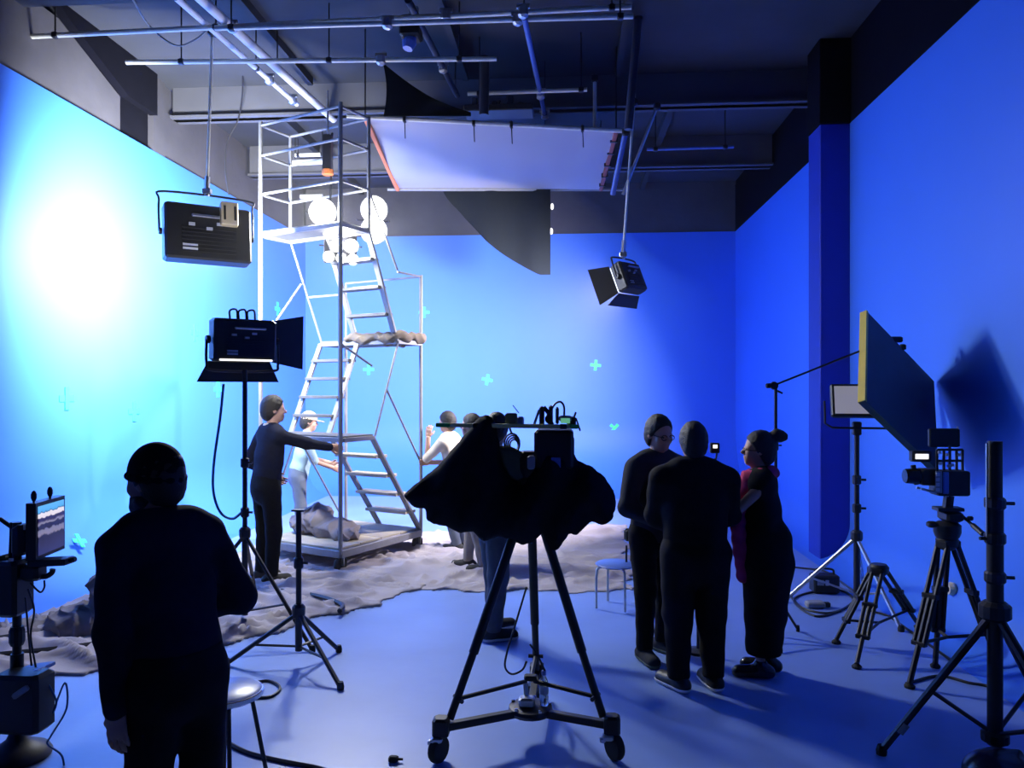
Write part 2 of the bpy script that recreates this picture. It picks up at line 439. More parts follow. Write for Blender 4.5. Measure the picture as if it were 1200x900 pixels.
# the column on the right wall: blue with its shade painted in up to the paint line, black above
cx0 = atX(996, 500, XR).y
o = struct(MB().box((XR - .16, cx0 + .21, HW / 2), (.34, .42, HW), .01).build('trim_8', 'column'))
o = struct(MB().box((XR - .16, cx0 + .21, (HW + HC) / 2), (.36, .44, HC - HW), .01).build('trim_9', 'black_paint'))
# ceiling beams, with bottom flanges
for i, (y, z0, mm) in enumerate(((9.85, 5.50, 'beam'), (12.3, 5.42, 'beam'), (6.9, 5.62, 'ceiling'))):
    b = MB().box(((XL + XR) / 2, y, (z0 + HC) / 2), (XR - XL - .02, .10, HC - z0)).box(((XL + XR) / 2, y, z0 + .015), (XR - XL - .02, .26, .03))
    struct(b.build('trim_%d' % (10 + i), mm))
# long purlins under the ceiling
for i, x in enumerate((-4.1, -2.3, -0.4, 1.4)):
    struct(MB().box((x, (YB + 9.9) / 2, HC - .07), (.09, YB - 9.9, .14)).build('trim_%d' % (20 + i), 'ceiling'))
for i, x in enumerate((-3.3, -1.3, 0.6)):
    struct(MB().box((x, 8.3, HC - .05), (.07, 2.6, .10)).build('trim_%d' % (30 + i), 'ceiling'))

# thin stage haze, box shaped to start behind the foreground so that stays black
hm = bpy.data.materials.new('haze'); hm.use_nodes = True; hm.node_tree.nodes.clear()
ho_ = hm.node_tree.nodes.new('ShaderNodeOutputMaterial'); hv = hm.node_tree.nodes.new('ShaderNodeVolumeScatter')
hv.inputs['Color'].default_value = (.9, .93, 1, 1); hv.inputs['Density'].default_value = HAZE; hv.inputs['Anisotropy'].default_value = .35
hm.node_tree.links.new(hv.outputs[0], ho_.inputs['Volume'])
if HAZE:
    o = MB().box(((XL + XR) / 2, (YB + 6.6) / 2, HC / 2), (XR - XL - .02, YB - 6.6 - .02, HC - .02)).build('stage_haze', hm)
    tag(o, 'thin haze hanging in the air of the rear half of the studio', 'haze'); o['kind'] = 'stuff'

# ------------------------------------------------------------------ green tracking marks on the walls
def marker(p, n, up, size, rot, label):
    n = Vector(n).normalized(); u = Vector(up); u = (u - n * u.dot(n)).normalized(); s_ = n.cross(u)
    c, s2 = math.cos(rot), math.sin(rot); a = s_ * c + u * s2; bb = -s_ * s2 + u * c
    r = thing('tracking_mark', 'small green tape cross on the ' + label, 'tracking mark', p, 'green tape crosses on the blue walls')
    for i, d in enumerate((a, bb)):
        q = MB(); e = d.cross(n)
        q.add([p + d * size * sx + e * size * .28 * sy + n * (.002 + (.004 + .004 * i) * k) for k in (0, 1) for sx, sy in ((-1, -1), (1, -1), (1, 1), (-1, 1))],
              [(3, 2, 1, 0), (4, 5, 6, 7), (0, 1, 5, 4), (1, 2, 6, 5), (2, 3, 7, 6), (3, 0, 4, 7)])
        q.build('tape_strip', 'marker', r)
for px, py, lb in ((78, 467, 'long wall high above the small monitor'), (157, 482, 'long wall above the head of the beanie wearer'), (245, 578, 'long wall beside the loop of blue power cable'),
                   (255, 456, 'long wall just under the soft light on the stand'), (228, 390, 'long wall beside the housing of the stand soft light'), (325, 362, 'long wall behind the brace of the stair tower')):
    marker(atX(px, py, XL), (1, 0, 0), (0, 0, 1), .12, 0.0, lb)
marker(atX(93, 634, XL + .22), (.74, 0, .67), (0, 0, 1), .085, .3, 'wall curve between monitor and beanie wearer')
for px, py, rt, lb in ((432, 433, 0, 'back wall behind the stair tower flights'), (485, 512, .6, 'back wall beside the lower brace of the stairs'), (571, 445, .2, 'back wall above the batten of the covered camera'),
                       (698, 428, .1, 'back wall below the small hanging soft light'), (720, 502, .75, 'back wall between camera cover and person with glasses'), (497, 366, 0, 'back wall at the upper landing post of the stairs')):
    marker(atY(px, py, YB), (0, -1, 0), (0, 0, 1), .105, rt, lb)

# ================================================================== the rolling stairs
N0 = atZ(399, 672); ud = Vector((.436, .9, 0)); vd = Vector((-.9, .436, 0))
def st(u, v, z): return N0 + ud * u + vd * v + Vector((0, 0, z))
LA, WB = 1.40, 1.20
TOP = atY(398, 122, N0.y).z; PLT = 3.69; L1Z, L2Z = 1.41, 2.50
R = thing('rolling_stairs', 'tall steel rolling stair tower with zigzag flights and caged top platform', 'stairs', st(.7, .6, 0))
tb = lambda name, p, q, r=.021, m='galv': MB().tube([p, q], r, 8).build(name, m, R, smooth=True)
BZ = .20
tb('post', st(0, 0, BZ), st(0, 0, TOP + .02), .024); tb('post', st(0, WB, BZ), st(0, WB, TOP + .02), .024)
tb('post', st(LA, 0, BZ), st(LA, 0, 3.32)); tb('post', st(.45, 0, PLT), st(.45, 0, TOP)); tb('post', st(.45, WB, PLT - .02), st(.45, WB, TOP))
tb('post', st(LA, WB, BZ), st(LA, WB, L2Z))
for z in (TOP - .02, 4.58, 4.14):
    tb('rail', st(0, 0, z), st(0, WB, z), .016); tb('rail', st(0, WB, z), st(.45, WB, z), .016)
    tb('rail', st(.45, WB, z), st(.45, 0, z), .016)
    tb('rail', st(0, 0, z), st(.45, 0, z), .016)
# base frame with a deck and four wheels
for a, c in (((0, 0), (LA, 0)), ((0, WB), (LA, WB)), ((0, 0), (0, WB)), ((LA, 0), (LA, WB))):
    MB().bar(st(*a, BZ), st(*c, BZ), .05, .08).build('base_beam', 'galv', R)
for k in range(4):
    MB().bar(st(.175 + .35 * k, .03, BZ + .05), st(.175 + .35 * k, WB - .03, BZ + .05), .34, .02).build('deck_board', 'plywood', R)
for u, v in ((.03, .03), (LA - .03, .03), (.03, WB - .03), (LA - .03, WB - .03)):
    p = st(u, v, 0)
    wl = MB().lathe([(.05, -.02), (.08, -.022), (.085, -.01), (.085, .01), (.08, .022), (.05, .02)], p + Vector((0, 0, .086)), ud.cross(Vector((0, 0, 1))), 18).build('caster_wheel', 'rubber', R, smooth=True)
    MB().bar(p + Vector((0, 0, .075)) + vd * .03, p + Vector((0, 0, .17)) + vd * .03, .05, .008, ud).bar(p + Vector((0, 0, .075)) - vd * .03, p + Vector((0, 0, .17)) - vd * .03, .05, .008, ud).box(p + Vector((0, 0, .17)), (.08, .08, .015)).build('caster_fork', 'steel', wl)
# platforms
def deck(u0, u1, v0, v1, z, m='tread'):
    MB().prism([st(u0, v0, z), st(u1, v0, z), st(u1, v1, z), st(u0, v1, z)], (0, 0, .03)).build('platform', m, R)
    for a, c in (((u0, v0), (u1, v0)), ((u0, v1), (u1, v1)), ((u0, v0), (u0, v1)), ((u1, v0), (u1, v1))):
        MB().bar(st(*a, z - .01), st(*c, z - .01), .035, .05).build('platform_edge', 'galv', R)
deck(0, .45, .0, WB, PLT); deck(0.05, .52, 0, WB, L1Z); deck(.95, LA, 0, WB, L2Z)
def flight(u0, z0, u1, z1, v0, v1, n, m='tread', wide=.14):
    for v in (v0, v1):
        MB().bar(st(u0, v, z0), st(u1, v, z1), .03, .07, vd).build('stringer', 'galv', R)
    for i in range(1, n + 1):
        t = i / (n + 1); u = u0 + (u1 - u0) * t; z = z0 + (z1 - z0) * t
        MB().bar(st(u, v0, z), st(u, v1, z), wide, .035, (0, 0, 1)).build('tread', m, R)
flight(LA, BZ + .04, .52, L1Z, .02, .64, 4, 'plywood', .2)
flight(.45, L1Z, .95, L2Z, .60, WB, 4)
flight(.95, L2Z, .45, PLT, .02, .62, 3)
# hand rails and braces
for a, c in (((LA, 0, 3.3), (.95, 0, 3.3)), ((.95, 0, 3.32), (.45, 0, 4.14)), ((.97, 0, L2Z), (.55, 0, L1Z)),
             ((.97, WB, L2Z), (.45, WB, PLT)), ((LA, 0, 3.3), (LA, WB, 3.3)), ((LA, WB, 3.3), (LA, WB, L2Z)), ((LA, 0, 1.05), (.76, 0, 1.93)),
             ((.72, WB, 3.05), (.72, .62, 3.05)), ((0, WB, 2.45), (.62, WB, 3.2)), ((0, WB, BZ), (.55, WB, L1Z)), ((LA, WB, BZ), (.55, WB, L1Z)), ((0, 0, 2.42), (.5, 0, 2.2))):
    tb('brace', st(*a), st(*c), .013)
# brown cover rolled over the edge of the upper landing
def roll(u0, v0, u1, v1, z, n=18):
    F = Field()
    for i in range(n):
        t = i / n; t2 = (i + 1) / n
        r = lambda q: .056 + .012 * math.sin(q * 11 + u0 * 5)
        p = lambda q: tuple(st(u0 + (u1 - u0) * q, v0 + (v1 - v0) * q, z + .015 * math.sin(q * 13)))
        F.cap(p(t), p(t2), r(t), r(t2), k=.02)
    return F
F = roll(.93, .75, .93, .02, L2Z + .05); F.p += roll(.93, 0.0, LA + .04, 0.0, L2Z + .06).p; F.p += roll(1.0, .3, LA, .25, L2Z + .03).p
v, f = F.mesh(.012, wrinkle=lambda X, Y, Z: -.014 * (1 - np.abs(np.sin(22 * X + 16 * Z + 2 * np.sin(9 * Y)))) - .008 * (1 - np.abs(np.sin(31 * Z - 20 * X))) ** 2 + .012)
tag(link_mesh('moving_blanket', v, f, 'tarp', None, st(1.1, .1, L2Z), True), 'brown blanket draped over the upper landing of the stair tower', 'blanket')

# ------------------------------------------------------------------ drop cloths, crumpled on the floor
def floor_cloth(name, label, poly, hmax, seed, step=.028, lift=.004):
    P = np.array([[p[0], p[1]] for p in poly]); lo, hi = P.min(0), P.max(0)
    xs = np.arange(lo[0], hi[0], step); ys = np.arange(lo[1], hi[1], step)
    X, Y = np.meshgrid(xs, ys, indexing='ij')
    # ragged outline
    Xq = X + .05 * np.sin(Y * 9 + seed) + .03 * np.sin(Y * 23); Yq = Y + .05 * np.sin(X * 7 + seed) + .03 * np.sin(X * 19 + 1)
    ins = np.zeros(X.shape, bool); D = np.full(X.shape, 9.)
    for (a, c) in zip(P, np.roll(P, -1, 0)):
        d = c - a; t = np.clip(((Xq - a[0]) * d[0] + (Yq - a[1]) * d[1]) / (d @ d), 0, 1)
        D = np.minimum(D, np.hypot(Xq - a[0] - t * d[0], Yq - a[1] - t * d[1]))
        den = np.where(abs(c[1] - a[1]) < 1e-9, 1e-9, c[1] - a[1])
        ins ^= ((a[1] > Yq) != (c[1] > Yq)) & (Xq < (c[0] - a[0]) * (Yq - a[1]) / den + a[0])
    Z = np.zeros(X.shape)
    for i in range(X.shape[0]):
        for j in range(X.shape[1]):
            if ins[i, j]:
                x, y = X[i, j], Y[i, j]
                wx = x + .5 * noise.noise((x * .9, y * .9, seed)); wy = y + .4 * noise.noise((x * 1.1, y * 1.1, seed + 9))
                r1 = 1 - abs(noise.noise((wx * .9, wy * 3.4, seed + 3))) * 2.0
                r2 = 1 - abs(noise.noise((wx * 1.8 + wy * 1.5, wy * 5.0 - wx, seed + 5))) * 2.0
                z = max(0, r1) ** 4.5 * hmax + max(0, r2) ** 5 * hmax * .7 + .015 * (noise.noise((x * 9, y * 9, seed)) + 1) * .5
                Z[i, j] = lift + z * min(1, .25 + D[i, j] / .25)
    ids = -np.ones(X.shape, int); ids[ins] = np.arange(ins.sum()); nv = int(ins.sum())
    V = np.stack([X[ins], Y[ins], Z[ins]], 1); Fc = []
    for i in range(X.shape[0] - 1):
        for j in range(X.shape[1] - 1):
            q = (ids[i, j], ids[i + 1, j], ids[i + 1, j + 1], ids[i, j + 1])
            if min(q) >= 0: Fc.append(tuple(int(k) for k in q))
    # hem down to the floor
    cnt = {}
    for q in Fc:
        for a, c in zip(q, q[1:] + q[:1]):
            cnt[(a, c)] = 1
    low = V.copy(); low[:, 2] = .001; nf = []
    for (a, c) in cnt:
        if (c, a) not in cnt: nf.append((c, a, nv + a, nv + c))
    o = link_mesh(name, np.concatenate([V, low]), Fc + nf, 'drop_cloth', None, (float(V[:, 0].mean()), float(V[:, 1].mean()), 0), True)
    bm_del = [v.index for v in o.data.vertices]
    return tag(o, label, 'drop cloth')
g = lambda px, py: tuple(atZ(px, py))[:2]
floor_cloth('drop_cloth', 'grey crumpled drop cloth spread under the rolling stair tower', [g(742, 694), g(610, 694), g(480, 693), g(300, 668), g(255, 655), g(300, 640), g(420, 628), g(500, 624), g(640, 618), g(735, 616)], .055, 1.0)
floor_cloth('drop_cloth', 'grey crumpled drop cloth with raised back edge behind the monitor stand', [g(500, 688), g(405, 720), g(285, 752), g(118, 790), g(-40, 800), g(-60, 752), g(35, 726), g(90, 700), g(200, 676), g(300, 660), g(420, 668)], .065, 7.0, lift=.008)

def pile(name, label, blobs, h=.011, m='heap_cloth', base=None):
    F = Field()
    for c, r in blobs: F.ell(c, [q * .95 for q in r], k=.04)
    sd = len(label)
    def wr(X, Y, Z):      # ridged folds of bunched cloth
        U = X + .05 * np.sin(13 * Y + 7 * Z + sd); W = Z + .05 * np.sin(11 * X - 9 * Y + sd)
        r1 = np.abs(np.sin(19 * U + 14 * W + 1.7 * np.sin(8 * Y + sd))); r2 = np.abs(np.sin(27 * W - 15 * Y + 1.5 * np.sin(9 * U)))
        return -.030 * (1 - r1) ** 1.5 - .022 * (1 - r2) ** 1.5 + .022 + .004 * np.sin(70 * U) * np.sin(60 * W)
    v, f = F.mesh(h, wrinkle=wr, wf=38, cuts=(((0, 0, base), (0, 0, -1)),) if base is not None else ())
    lo = v.min(0); return tag(link_mesh(name, v, f, m, None, (float(v[:, 0].mean()), float(v[:, 1].mean()), float(lo[2])), True), label, 'cloth heap')
c0 = atZ(112, 738)
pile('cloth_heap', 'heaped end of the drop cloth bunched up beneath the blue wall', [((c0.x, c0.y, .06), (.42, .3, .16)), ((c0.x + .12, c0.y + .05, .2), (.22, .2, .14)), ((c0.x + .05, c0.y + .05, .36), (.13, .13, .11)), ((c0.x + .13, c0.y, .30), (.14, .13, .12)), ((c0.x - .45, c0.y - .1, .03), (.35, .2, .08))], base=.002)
zt = BZ + .062
pile('cloth_heap', 'bundle of dark crumpled cloth lying on the base of the stair tower', [(tuple(st(.55, .95, zt + .1)), (.28, .25, .17)), (tuple(st(.5, .55, zt + .08)), (.3, .22, .13)), (tuple(st(.65, .95, zt + .2)), (.2, .18, .13)), (tuple(st(.4, .3, zt + .05)), (.16, .14, .09)), (tuple(st(.45, .75, zt + .16)), (.2, .18, .12))], base=zt)

# ================================================================== people
def rotz(a): return Matrix.Rotation(a, 3, 'Z')
def ik(a, c, l1, l2, pole):
    d = c - a; L = min(d.length, (l1 + l2) * .999); dn = d.normalized()
    x = (l1 * l1 - l2 * l2 + L * L) / (2 * L); h = math.sqrt(max(l1 * l1 - x * x, 0))
    p = Vector(pole) - dn * dn.dot(Vector(pole)); p.normalize()
    return a + dn * x + p * h, a + dn * L

def hand_field(F, wr, d, nrm, side, curl, s):
    """palm, four fingers of unequal length bent towards the palm side nrm, and a thumb leaving the side of the palm"""
    d = d.normalized(); n = (nrm - d * nrm.dot(d)).normalized(); x = d.cross(n) * side   # x points to the thumb
    kn = wr + d * .088 * s
    F.cap(wr - d * .02 * s, wr + d * .03 * s, .026 * s, .030 * s, n, .75, k=.012)
    F.cap(wr + d * .035 * s - x * .012 * s, kn - d * .012 * s - x * .014 * s, .027 * s, .027 * s, n, .52, k=.012)
    F.cap(wr + d * .035 * s + x * .012 * s, kn - d * .010 * s + x * .014 * s, .027 * s, .027 * s, n, .52, k=.012)
    for i, (off, ln) in enumerate(((.032, .072), (.011, .082), (-.011, .077), (-.031, .060))):
        p = kn + x * off * s - d * (.006 if i in (0, 3) else 0) * s; a = curl * .55; r = .0098 * s
        dd = (d + x * off * 1.6).normalized()
        for sg, fr in enumerate((.45, .32, .25)):
            e = dd * math.cos(a) + n * math.sin(a); q = p + e * ln * fr * s
            F.cap(p, q, r, r * .93, k=.005); p = q; a += curl; r *= .93
    p = wr + d * .028 * s + x * .026 * s; a = (d * .62 + x * .68 + n * .38).normalized()
    q = p + a * .040 * s; F.cap(p, q, .0145 * s, .0115 * s, k=.01)
    a2 = (d * .85 + x * .25 + n * .45 * (1 + curl)).normalized(); F.cap(q, q + a2 * .034 * s, .0115 * s, .0095 * s, k=.005)

def person(label, loc, th, H=1.75, bulk=1.0, lh=(-.25, .05, .80), rh=(.25, .05, .80), lf=(-.11, 0, 0), rf=(.11, 0, 0), lean=0.03, hyaw=0.0, hpitch=0.0,
           top='black_cloth', pants='black_cloth', shoe='rubber', hair='hair', hat=None, sleeve='long', hem=.84, loose=.010, tloose=.014, lpole=None, rpole=None,
           lcurl=.5, rcurl=.5, lpalm=None, rpalm=None, vox=.0105, crouch=0.0, extra=None, wr=.003, hatbrim=None, collar=None, glasses=False, belly=1.0, shoe_sole=None, dress=None, scarf=None, bun=False, beard=False, hoff=0.0):
    root = thing('person', label, 'person', (loc[0], loc[1], 0))
    s = H / 1.75; RZ = rotz(th); base = Vector((loc[0], loc[1], 0))
    W = lambda p: base + RZ @ (Vector(p) * s)                     # p in metres of a 1.75 m figure, own frame (x right, y ahead)
    D = lambda p: RZ @ Vector(p)
    dz = -crouch
    bits = {}
    def put(tagname, kind, *a, **k): bits.setdefault(tagname, []).append((kind, a, k))
    B = bulk; fy = tuple(D((0, 1, 0)))
    put('hips', 'cap', W((0, -.01, .90 + dz)), W((0, 0, .99 + dz)), .158 * B * s, .150 * B * s, fy, .74)
    put('torso', 'cap', W((0, lean * .2, .99 + dz)), W((0, lean * .6, 1.18 + dz)), .148 * B * belly * s, .158 * B * s, fy, .74)
    put('torso', 'cap', W((0, lean * .6, 1.18 + dz)), W((0, lean, 1.33 + dz)), .162 * B * s, .160 * B * s, fy, .66)
    put('torso', 'cap', W((-.145 * B, lean, 1.395 + dz)), W((.145 * B, lean, 1.395 + dz)), .066 * s, .066 * s, None, 1, k=.06)
    put('torso', 'cap', W((-.08, lean - .005, 1.43 + dz)), W((.08, lean - .005, 1.43 + dz)), .058 * s, .058 * s, None, 1, k=.06)
    put('neck', 'cap', W((0, lean, 1.42 + dz)), W((0, lean + .02 + hoff, 1.55 + dz - hoff * .3)), .060 * s, .054 * s)
    # head, turned on the neck
    HR = RZ @ rotz(hyaw) @ Matrix.Rotation(hpitch, 3, 'X'); nb = W((0, lean + .015 + hoff, 1.54 + dz - hoff * .3))
    hd = lambda p: nb + HR @ (Vector(p) * s)
    E = lambda c, r, k=.02: ('ell', (hd(c), [q * s for q in r], HR), {'k': k})
    hp = [E((0, .005, .115), (.078, .098, .103)), E((0, .045, .045), (.060, .062, .078)), E((0, .075, .002), (.030, .026, .026)), E((0, .085, .10), (.058, .018, .016)),
          E((0, .098, .030), (.024, .014, .010), .008), E((-.079, .0, .085), (.012, .026, .034), .008), E((.079, .0, .085), (.012, .026, .034), .008),
          ('cap', (hd((0, .096, .098)), hd((0, .121, .066)), .010 * s, .015 * s), {'k': .012}), E((-.045, .075, .06), (.022, .02, .024)), E((.045, .075, .06), (.022, .02, .024))]
    for q in hp: put('head', q[0], *q[1], **q[2])
    wrists = {}
    for side, tgt, pole in ((-1, lh, lpole), (1, rh, rpole)):
        sh = W((side * .185 * B, lean, 1.385 + dz)); t = W(tgt)
        el, wrp = ik(sh, t, .295 * s, .265 * s, D(pole or (side * .5, -.8, -.2)))
        put('uarm', 'cap', sh, el, .058 * B * s, .047 * B * s); put('farm', 'cap', el, wrp, .046 * B * s, .031 * s)
        wrists[side] = (el, wrp)
        hip = W((side * .092 * B, 0, .90 + dz)); ft = lf if side < 0 else rf
        ank = W((ft[0], ft[1], .085)); kn, ank = ik(hip, ank, .411 * s, .406 * s, D((0, 1, 0)))
        put('thigh', 'cap', hip, kn, .088 * B * s, .062 * B * s); put('calf', 'cap', kn, ank, .060 * B * s, .044 * s)
        fd = Vector((math.sin(ft[2]), math.cos(ft[2]), 0)); a0 = Vector((ft[0], ft[1], 0))
        nm = 'foot%d' % side
        put(nm, 'cap', ank, W(a0 - fd * .02 + Vector((0, 0, .05))), .046 * s, .045 * s)
        put(nm, 'cap', W(a0 - fd * .055 + Vector((0, 0, .042))), W(a0 + fd * .15 + Vector((0, 0, .036))), .042 * s, .036 * s, (0, 0, 1), .95)
        put(nm, 'cap', W(a0 + fd * .06 + Vector((0, 0, .038))), W(a0 + fd * .15 + Vector((side * .008, 0, .034))), .045 * s, .038 * s, (0, 0, 1), .8)
    def field(*tags):
        F = Field()
        for t in tags:
            for kind, a, k in bits.get(t, []): getattr(F, kind)(*a, **k)
        return F
    # one continuous body, a little smaller where clothes cover it, with both hands
    F = field('hips', 'torso', 'uarm', 'farm', 'thigh', 'calf', 'foot-1', 'foot1')
    for i, p in enumerate(F.p):
        if p[0] == 'c': F.p[i] = (*p[:3], p[3] - (.012 if p[3] > .03 else .004), p[4] - (.012 if p[4] > .035 else 0), *p[5:])
    F.p += field('neck', 'head').p
    v, f = F.mesh(vox)
    FH = Field()
    for side, (el, wp) in wrists.items():
        pn = lpalm if side < 0 else rpalm
        hand_field(FH, wp, wp - el, D(pn) if pn else D((-side, .15, 0)), side, lcurl if side < 0 else rcurl, s)
    v2, f2 = FH.mesh(.0052)
    f2 = f2 + len(v)
    bo = link_mesh('body', np.concatenate([v, v2]), np.concatenate([f, f2]), 'skin', root, None, True)
    for sx in (-1, 1):
        MB().ball(hd((sx * .031, .090, .082)), .0125 * s, 8).build('eye', 'eye', root, smooth=True)
    # clothes
    arms = {'long': ('uarm', 'farm'), 'short': ('uarm',), 'none': ()}[sleeve]
    F = field('torso', 'hips', *arms)
    if sleeve == 'short':
        for side, (el, wp) in wrists.items(): pass
    for p in (extra or []): F.cap(W(p[0]), W(p[1]), p[2] * s, p[3] * s, None if len(p) < 5 else tuple(D(p[4])), 1 if len(p) < 6 else p[5])
    cuts = [((0, 0, (hem + dz) * s), (0, 0, -1))] if dress is None else []
    if dress:
        for p in dress: F.cap(W(p[0]), W(p[1]), p[2] * s, p[3] * s, fy, p[4])
        cuts = [((0, 0, .15 * s), (0, 0, -1))]
    v, f = F.mesh(vox, infl=loose, cuts=cuts, wrinkle=wr)
    link_mesh('dress' if dress else 'top', v, f, top, root, None, True)
    F = field('hips', 'thigh', 'calf')
    v, f = F.mesh(vox, infl=tloose, cuts=[((0, 0, .075 * s), (0, 0, -1)), ((0, 0, (1.02 + dz) * s), (0, 0, 1))], wrinkle=wr)
    if not dress: link_mesh('trousers', v, f, pants, root, None, True)
    for side in (-1, 1):
        v, f = field('foot%d' % side).mesh(.009, infl=.006, cuts=[((0, 0, .004), (0, 0, -1))])
        so = link_mesh('shoe', v, f, shoe, root, None, True)
        if shoe_sole:
            v, f = field('foot%d' % side).mesh(.009, infl=.011, cuts=[((0, 0, .002), (0, 0, -1)), ((0, 0, .030), (0, 0, 1))])
            link_mesh('sole', v, f, shoe_sole, so, None, True)
    # hair / hat
    Fh = Field(); Fh.ell(hd((0, -.004, .118)), [.080 * s, .100 * s, .106 * s], HR); Fh.ell(hd((0, -.04, .06)), [.062 * s, .06 * s, .07 * s], HR)
    nn = HR @ Vector((0, .80, -.60)); c0 = hd((0, .062, .125))
    if hair:
        if bun: Fh.ell(hd((0, -.115, .205)), [.036 * s, .036 * s, .036 * s], HR, k=.015); Fh.ell(hd((0, -.145, .200)), [.02 * s, .03 * s, .024 * s], HR, k=.015)
        v, f = Fh.mesh(.009, infl=.014, cuts=[(c0, nn)], wrinkle=.0018, wf=120)
        link_mesh('hair', v, f, hair, root, None, True)
    if hat:
        Fh = Field(); Fh.ell(hd((0, -.002, .120)), [.082 * s, .103 * s, .108 * s], HR)
        v, f = Fh.mesh(.009, infl=.013, cuts=[(hd((0, 0, .118 if hatbrim else .10)), HR @ Vector((0, .12 if not hatbrim else 0, -1)))])
        ho = link_mesh('cap' if hatbrim else 'beanie', v, f, hat, root, None, True)
        if hatbrim:
            F = Field(); F.cap(hd((0, .085, .125)), hd((0, .165, .118)), .066 * s, .055 * s, tuple(HR @ Vector((0, 0, 1))), .14, k=.01)
            v, f = F.mesh(.008); link_mesh('brim', v, f, hat, ho, None, True)
        else:
            F = Field()
            for k in range(16):
                a, a2 = 2 * PI * k / 16, 2 * PI * (k + 1) / 16
                F.cap(hd((.086 * math.cos(a), .106 * math.sin(a), .105 + .012 * math.sin(a))), hd((.086 * math.cos(a2), .106 * math.sin(a2), .105 + .012 * math.sin(a2))), .016 * s, k=.01)
            v, f = F.mesh(.008); link_mesh('beanie_cuff', v, f, hat, ho, None, True)
    if beard:
        Fb = Field(); Fb.ell(hd((0, .055, .005)), [.056 * s, .056 * s, .055 * s], HR); Fb.ell(hd((0, .02, .03)), [.070 * s, .05 * s, .06 * s], HR); Fb.ell(hd((0, .07, -.03)), [.035 * s, .03 * s, .035 * s], HR)
        v, f = Fb.mesh(.008, infl=.004, cuts=[(hd((0, 0, .035)), HR @ Vector((0, 0, 1)))], wrinkle=.002, wf=90); link_mesh('beard', v, f, hair or 'hair', root, None, True)
    if collar:
        F = Field()
        for k in range(14):
            a, a2 = 2 * PI * k / 14, 2 * PI * (k + 1) / 14
            q = lambda t: W((.066 * math.cos(t), lean + .005 + .062 * math.sin(t), 1.475 + dz + .012 * -math.sin(t)))
            F.cap(q(a), q(a2), .017 * s, k=.01)
        v, f = F.mesh(.008); link_mesh('collar', v, f, collar, root, None, True)
    if glasses:
        b = MB()
        for sx in (-1, 1):
            b.tube([hd((sx * .033 + .024 * math.cos(t), .112, .080 + .019 * math.sin(t))) for t in [2 * PI * i / 12 for i in range(13)]], .0028 * s, 5)
            b.tube([hd((sx * .057, .110, .084)), hd((sx * .083, .03, .09)), hd((sx * .083, .0, .085))], .0026 * s, 5)
        b.tube([hd((-.010, .114, .083)), hd((.010, .114, .083))], .0026 * s, 5).build('glasses', 'black_gloss', root)
    if scarf:
        F = Field()
        for k in range(14):
            a, a2 = 2 * PI * k / 14, 2 * PI * (k + 1) / 14
            q = lambda t: W((.095 * math.cos(t), lean + .01 + .085 * math.sin(t), 1.45 + dz - .02 * math.sin(t)))
            F.cap(q(a), q(a2), .047 * s, k=.02)
        F.cap(W((-.08, lean + .10, 1.40)), W((-.07, lean + .17, 1.15)), .045 * s, .055 * s, k=.03); F.cap(W((-.07, lean + .17, 1.15)), W((-.06, .15, .72)), .055 * s, .055 * s, k=.03)
        F.cap(W((.08, lean + .08, 1.40)), W((.05, lean + .17, 1.15)), .045 * s, .055 * s, k=.03); F.cap(W((.05, lean + .17, 1.15)), W((.04, .15, .75)), .055 * s, .05 * s, k=.03)
        F.cap(W((-.12, lean + .03, 1.42)), W((-.05, lean + .15, 1.25)), .04 * s, .05 * s, k=.03)
        v, f = F.mesh(.010, wrinkle=.005, wf=55); link_mesh('scarf', v, f, scarf, root, None, True)
    return root

def to_local(p, loc, th, H): return tuple(rotz(-th) @ (Vector(p) - Vector((loc[0], loc[1], 0))) / (H / 1.75))

M['navy_knit'] = mat('navy_knit', (0.012, 0.014, 0.03), 0.9, var=0.3, scale=30, spec=0.15)
M['black_wool'] = mat('black_wool', (0.010, 0.010, 0.012), 0.9, var=0.3, scale=30, spec=0.15)
M['charcoal'] = mat('charcoal', (0.035, 0.037, 0.045), 0.9, var=0.2, scale=20, spec=0.2)
M['slate'] = mat('slate', (0.085, 0.095, 0.12), 0.9, var=0.25, scale=14, spec=0.2)
M['khaki'] = mat('khaki', (0.30, 0.26, 0.22), 0.9, var=0.2, scale=14)
M['cream'] = mat('cream', (0.75, 0.66, 0.50), 0.85, var=0.08, scale=14)
M['teal'] = mat('teal', (0.30, 0.42, 0.45), 0.85, var=0.15, scale=10)
M['denim'] = mat('denim', (0.10, 0.12, 0.17), 0.9, var=0.25, scale=16)
M['tan_cap'] = mat('tan_cap', (0.42, 0.33, 0.24), 0.85, var=0.15)
M['magenta'] = mat('magenta', (0.50, 0.02, 0.13), 0.85, var=0.25, scale=18)

# the man by the monitor stand
l = atY(209, 800, 2.72); T = .85
person('person in black clothes and beanie with back turned beside the monitor stand', (l.x, l.y), T, 1.73, .93,
       lh=to_local(atY(136, 832, 2.58), (l.x, l.y), T, 1.73), rh=(.12, .30, 1.05), lpole=(-1, -.5, 0), rpole=(1.0, -.8, -.4), hyaw=.45, lean=.14, hoff=.06, beard=True, hpitch=-.03, top='navy_knit', pants='black_wool', hat='black_wool',
       hem=.80, loose=.016, tloose=.02, lcurl=.35, lpalm=(.8, .5, 0), vox=.010, wr=.004)
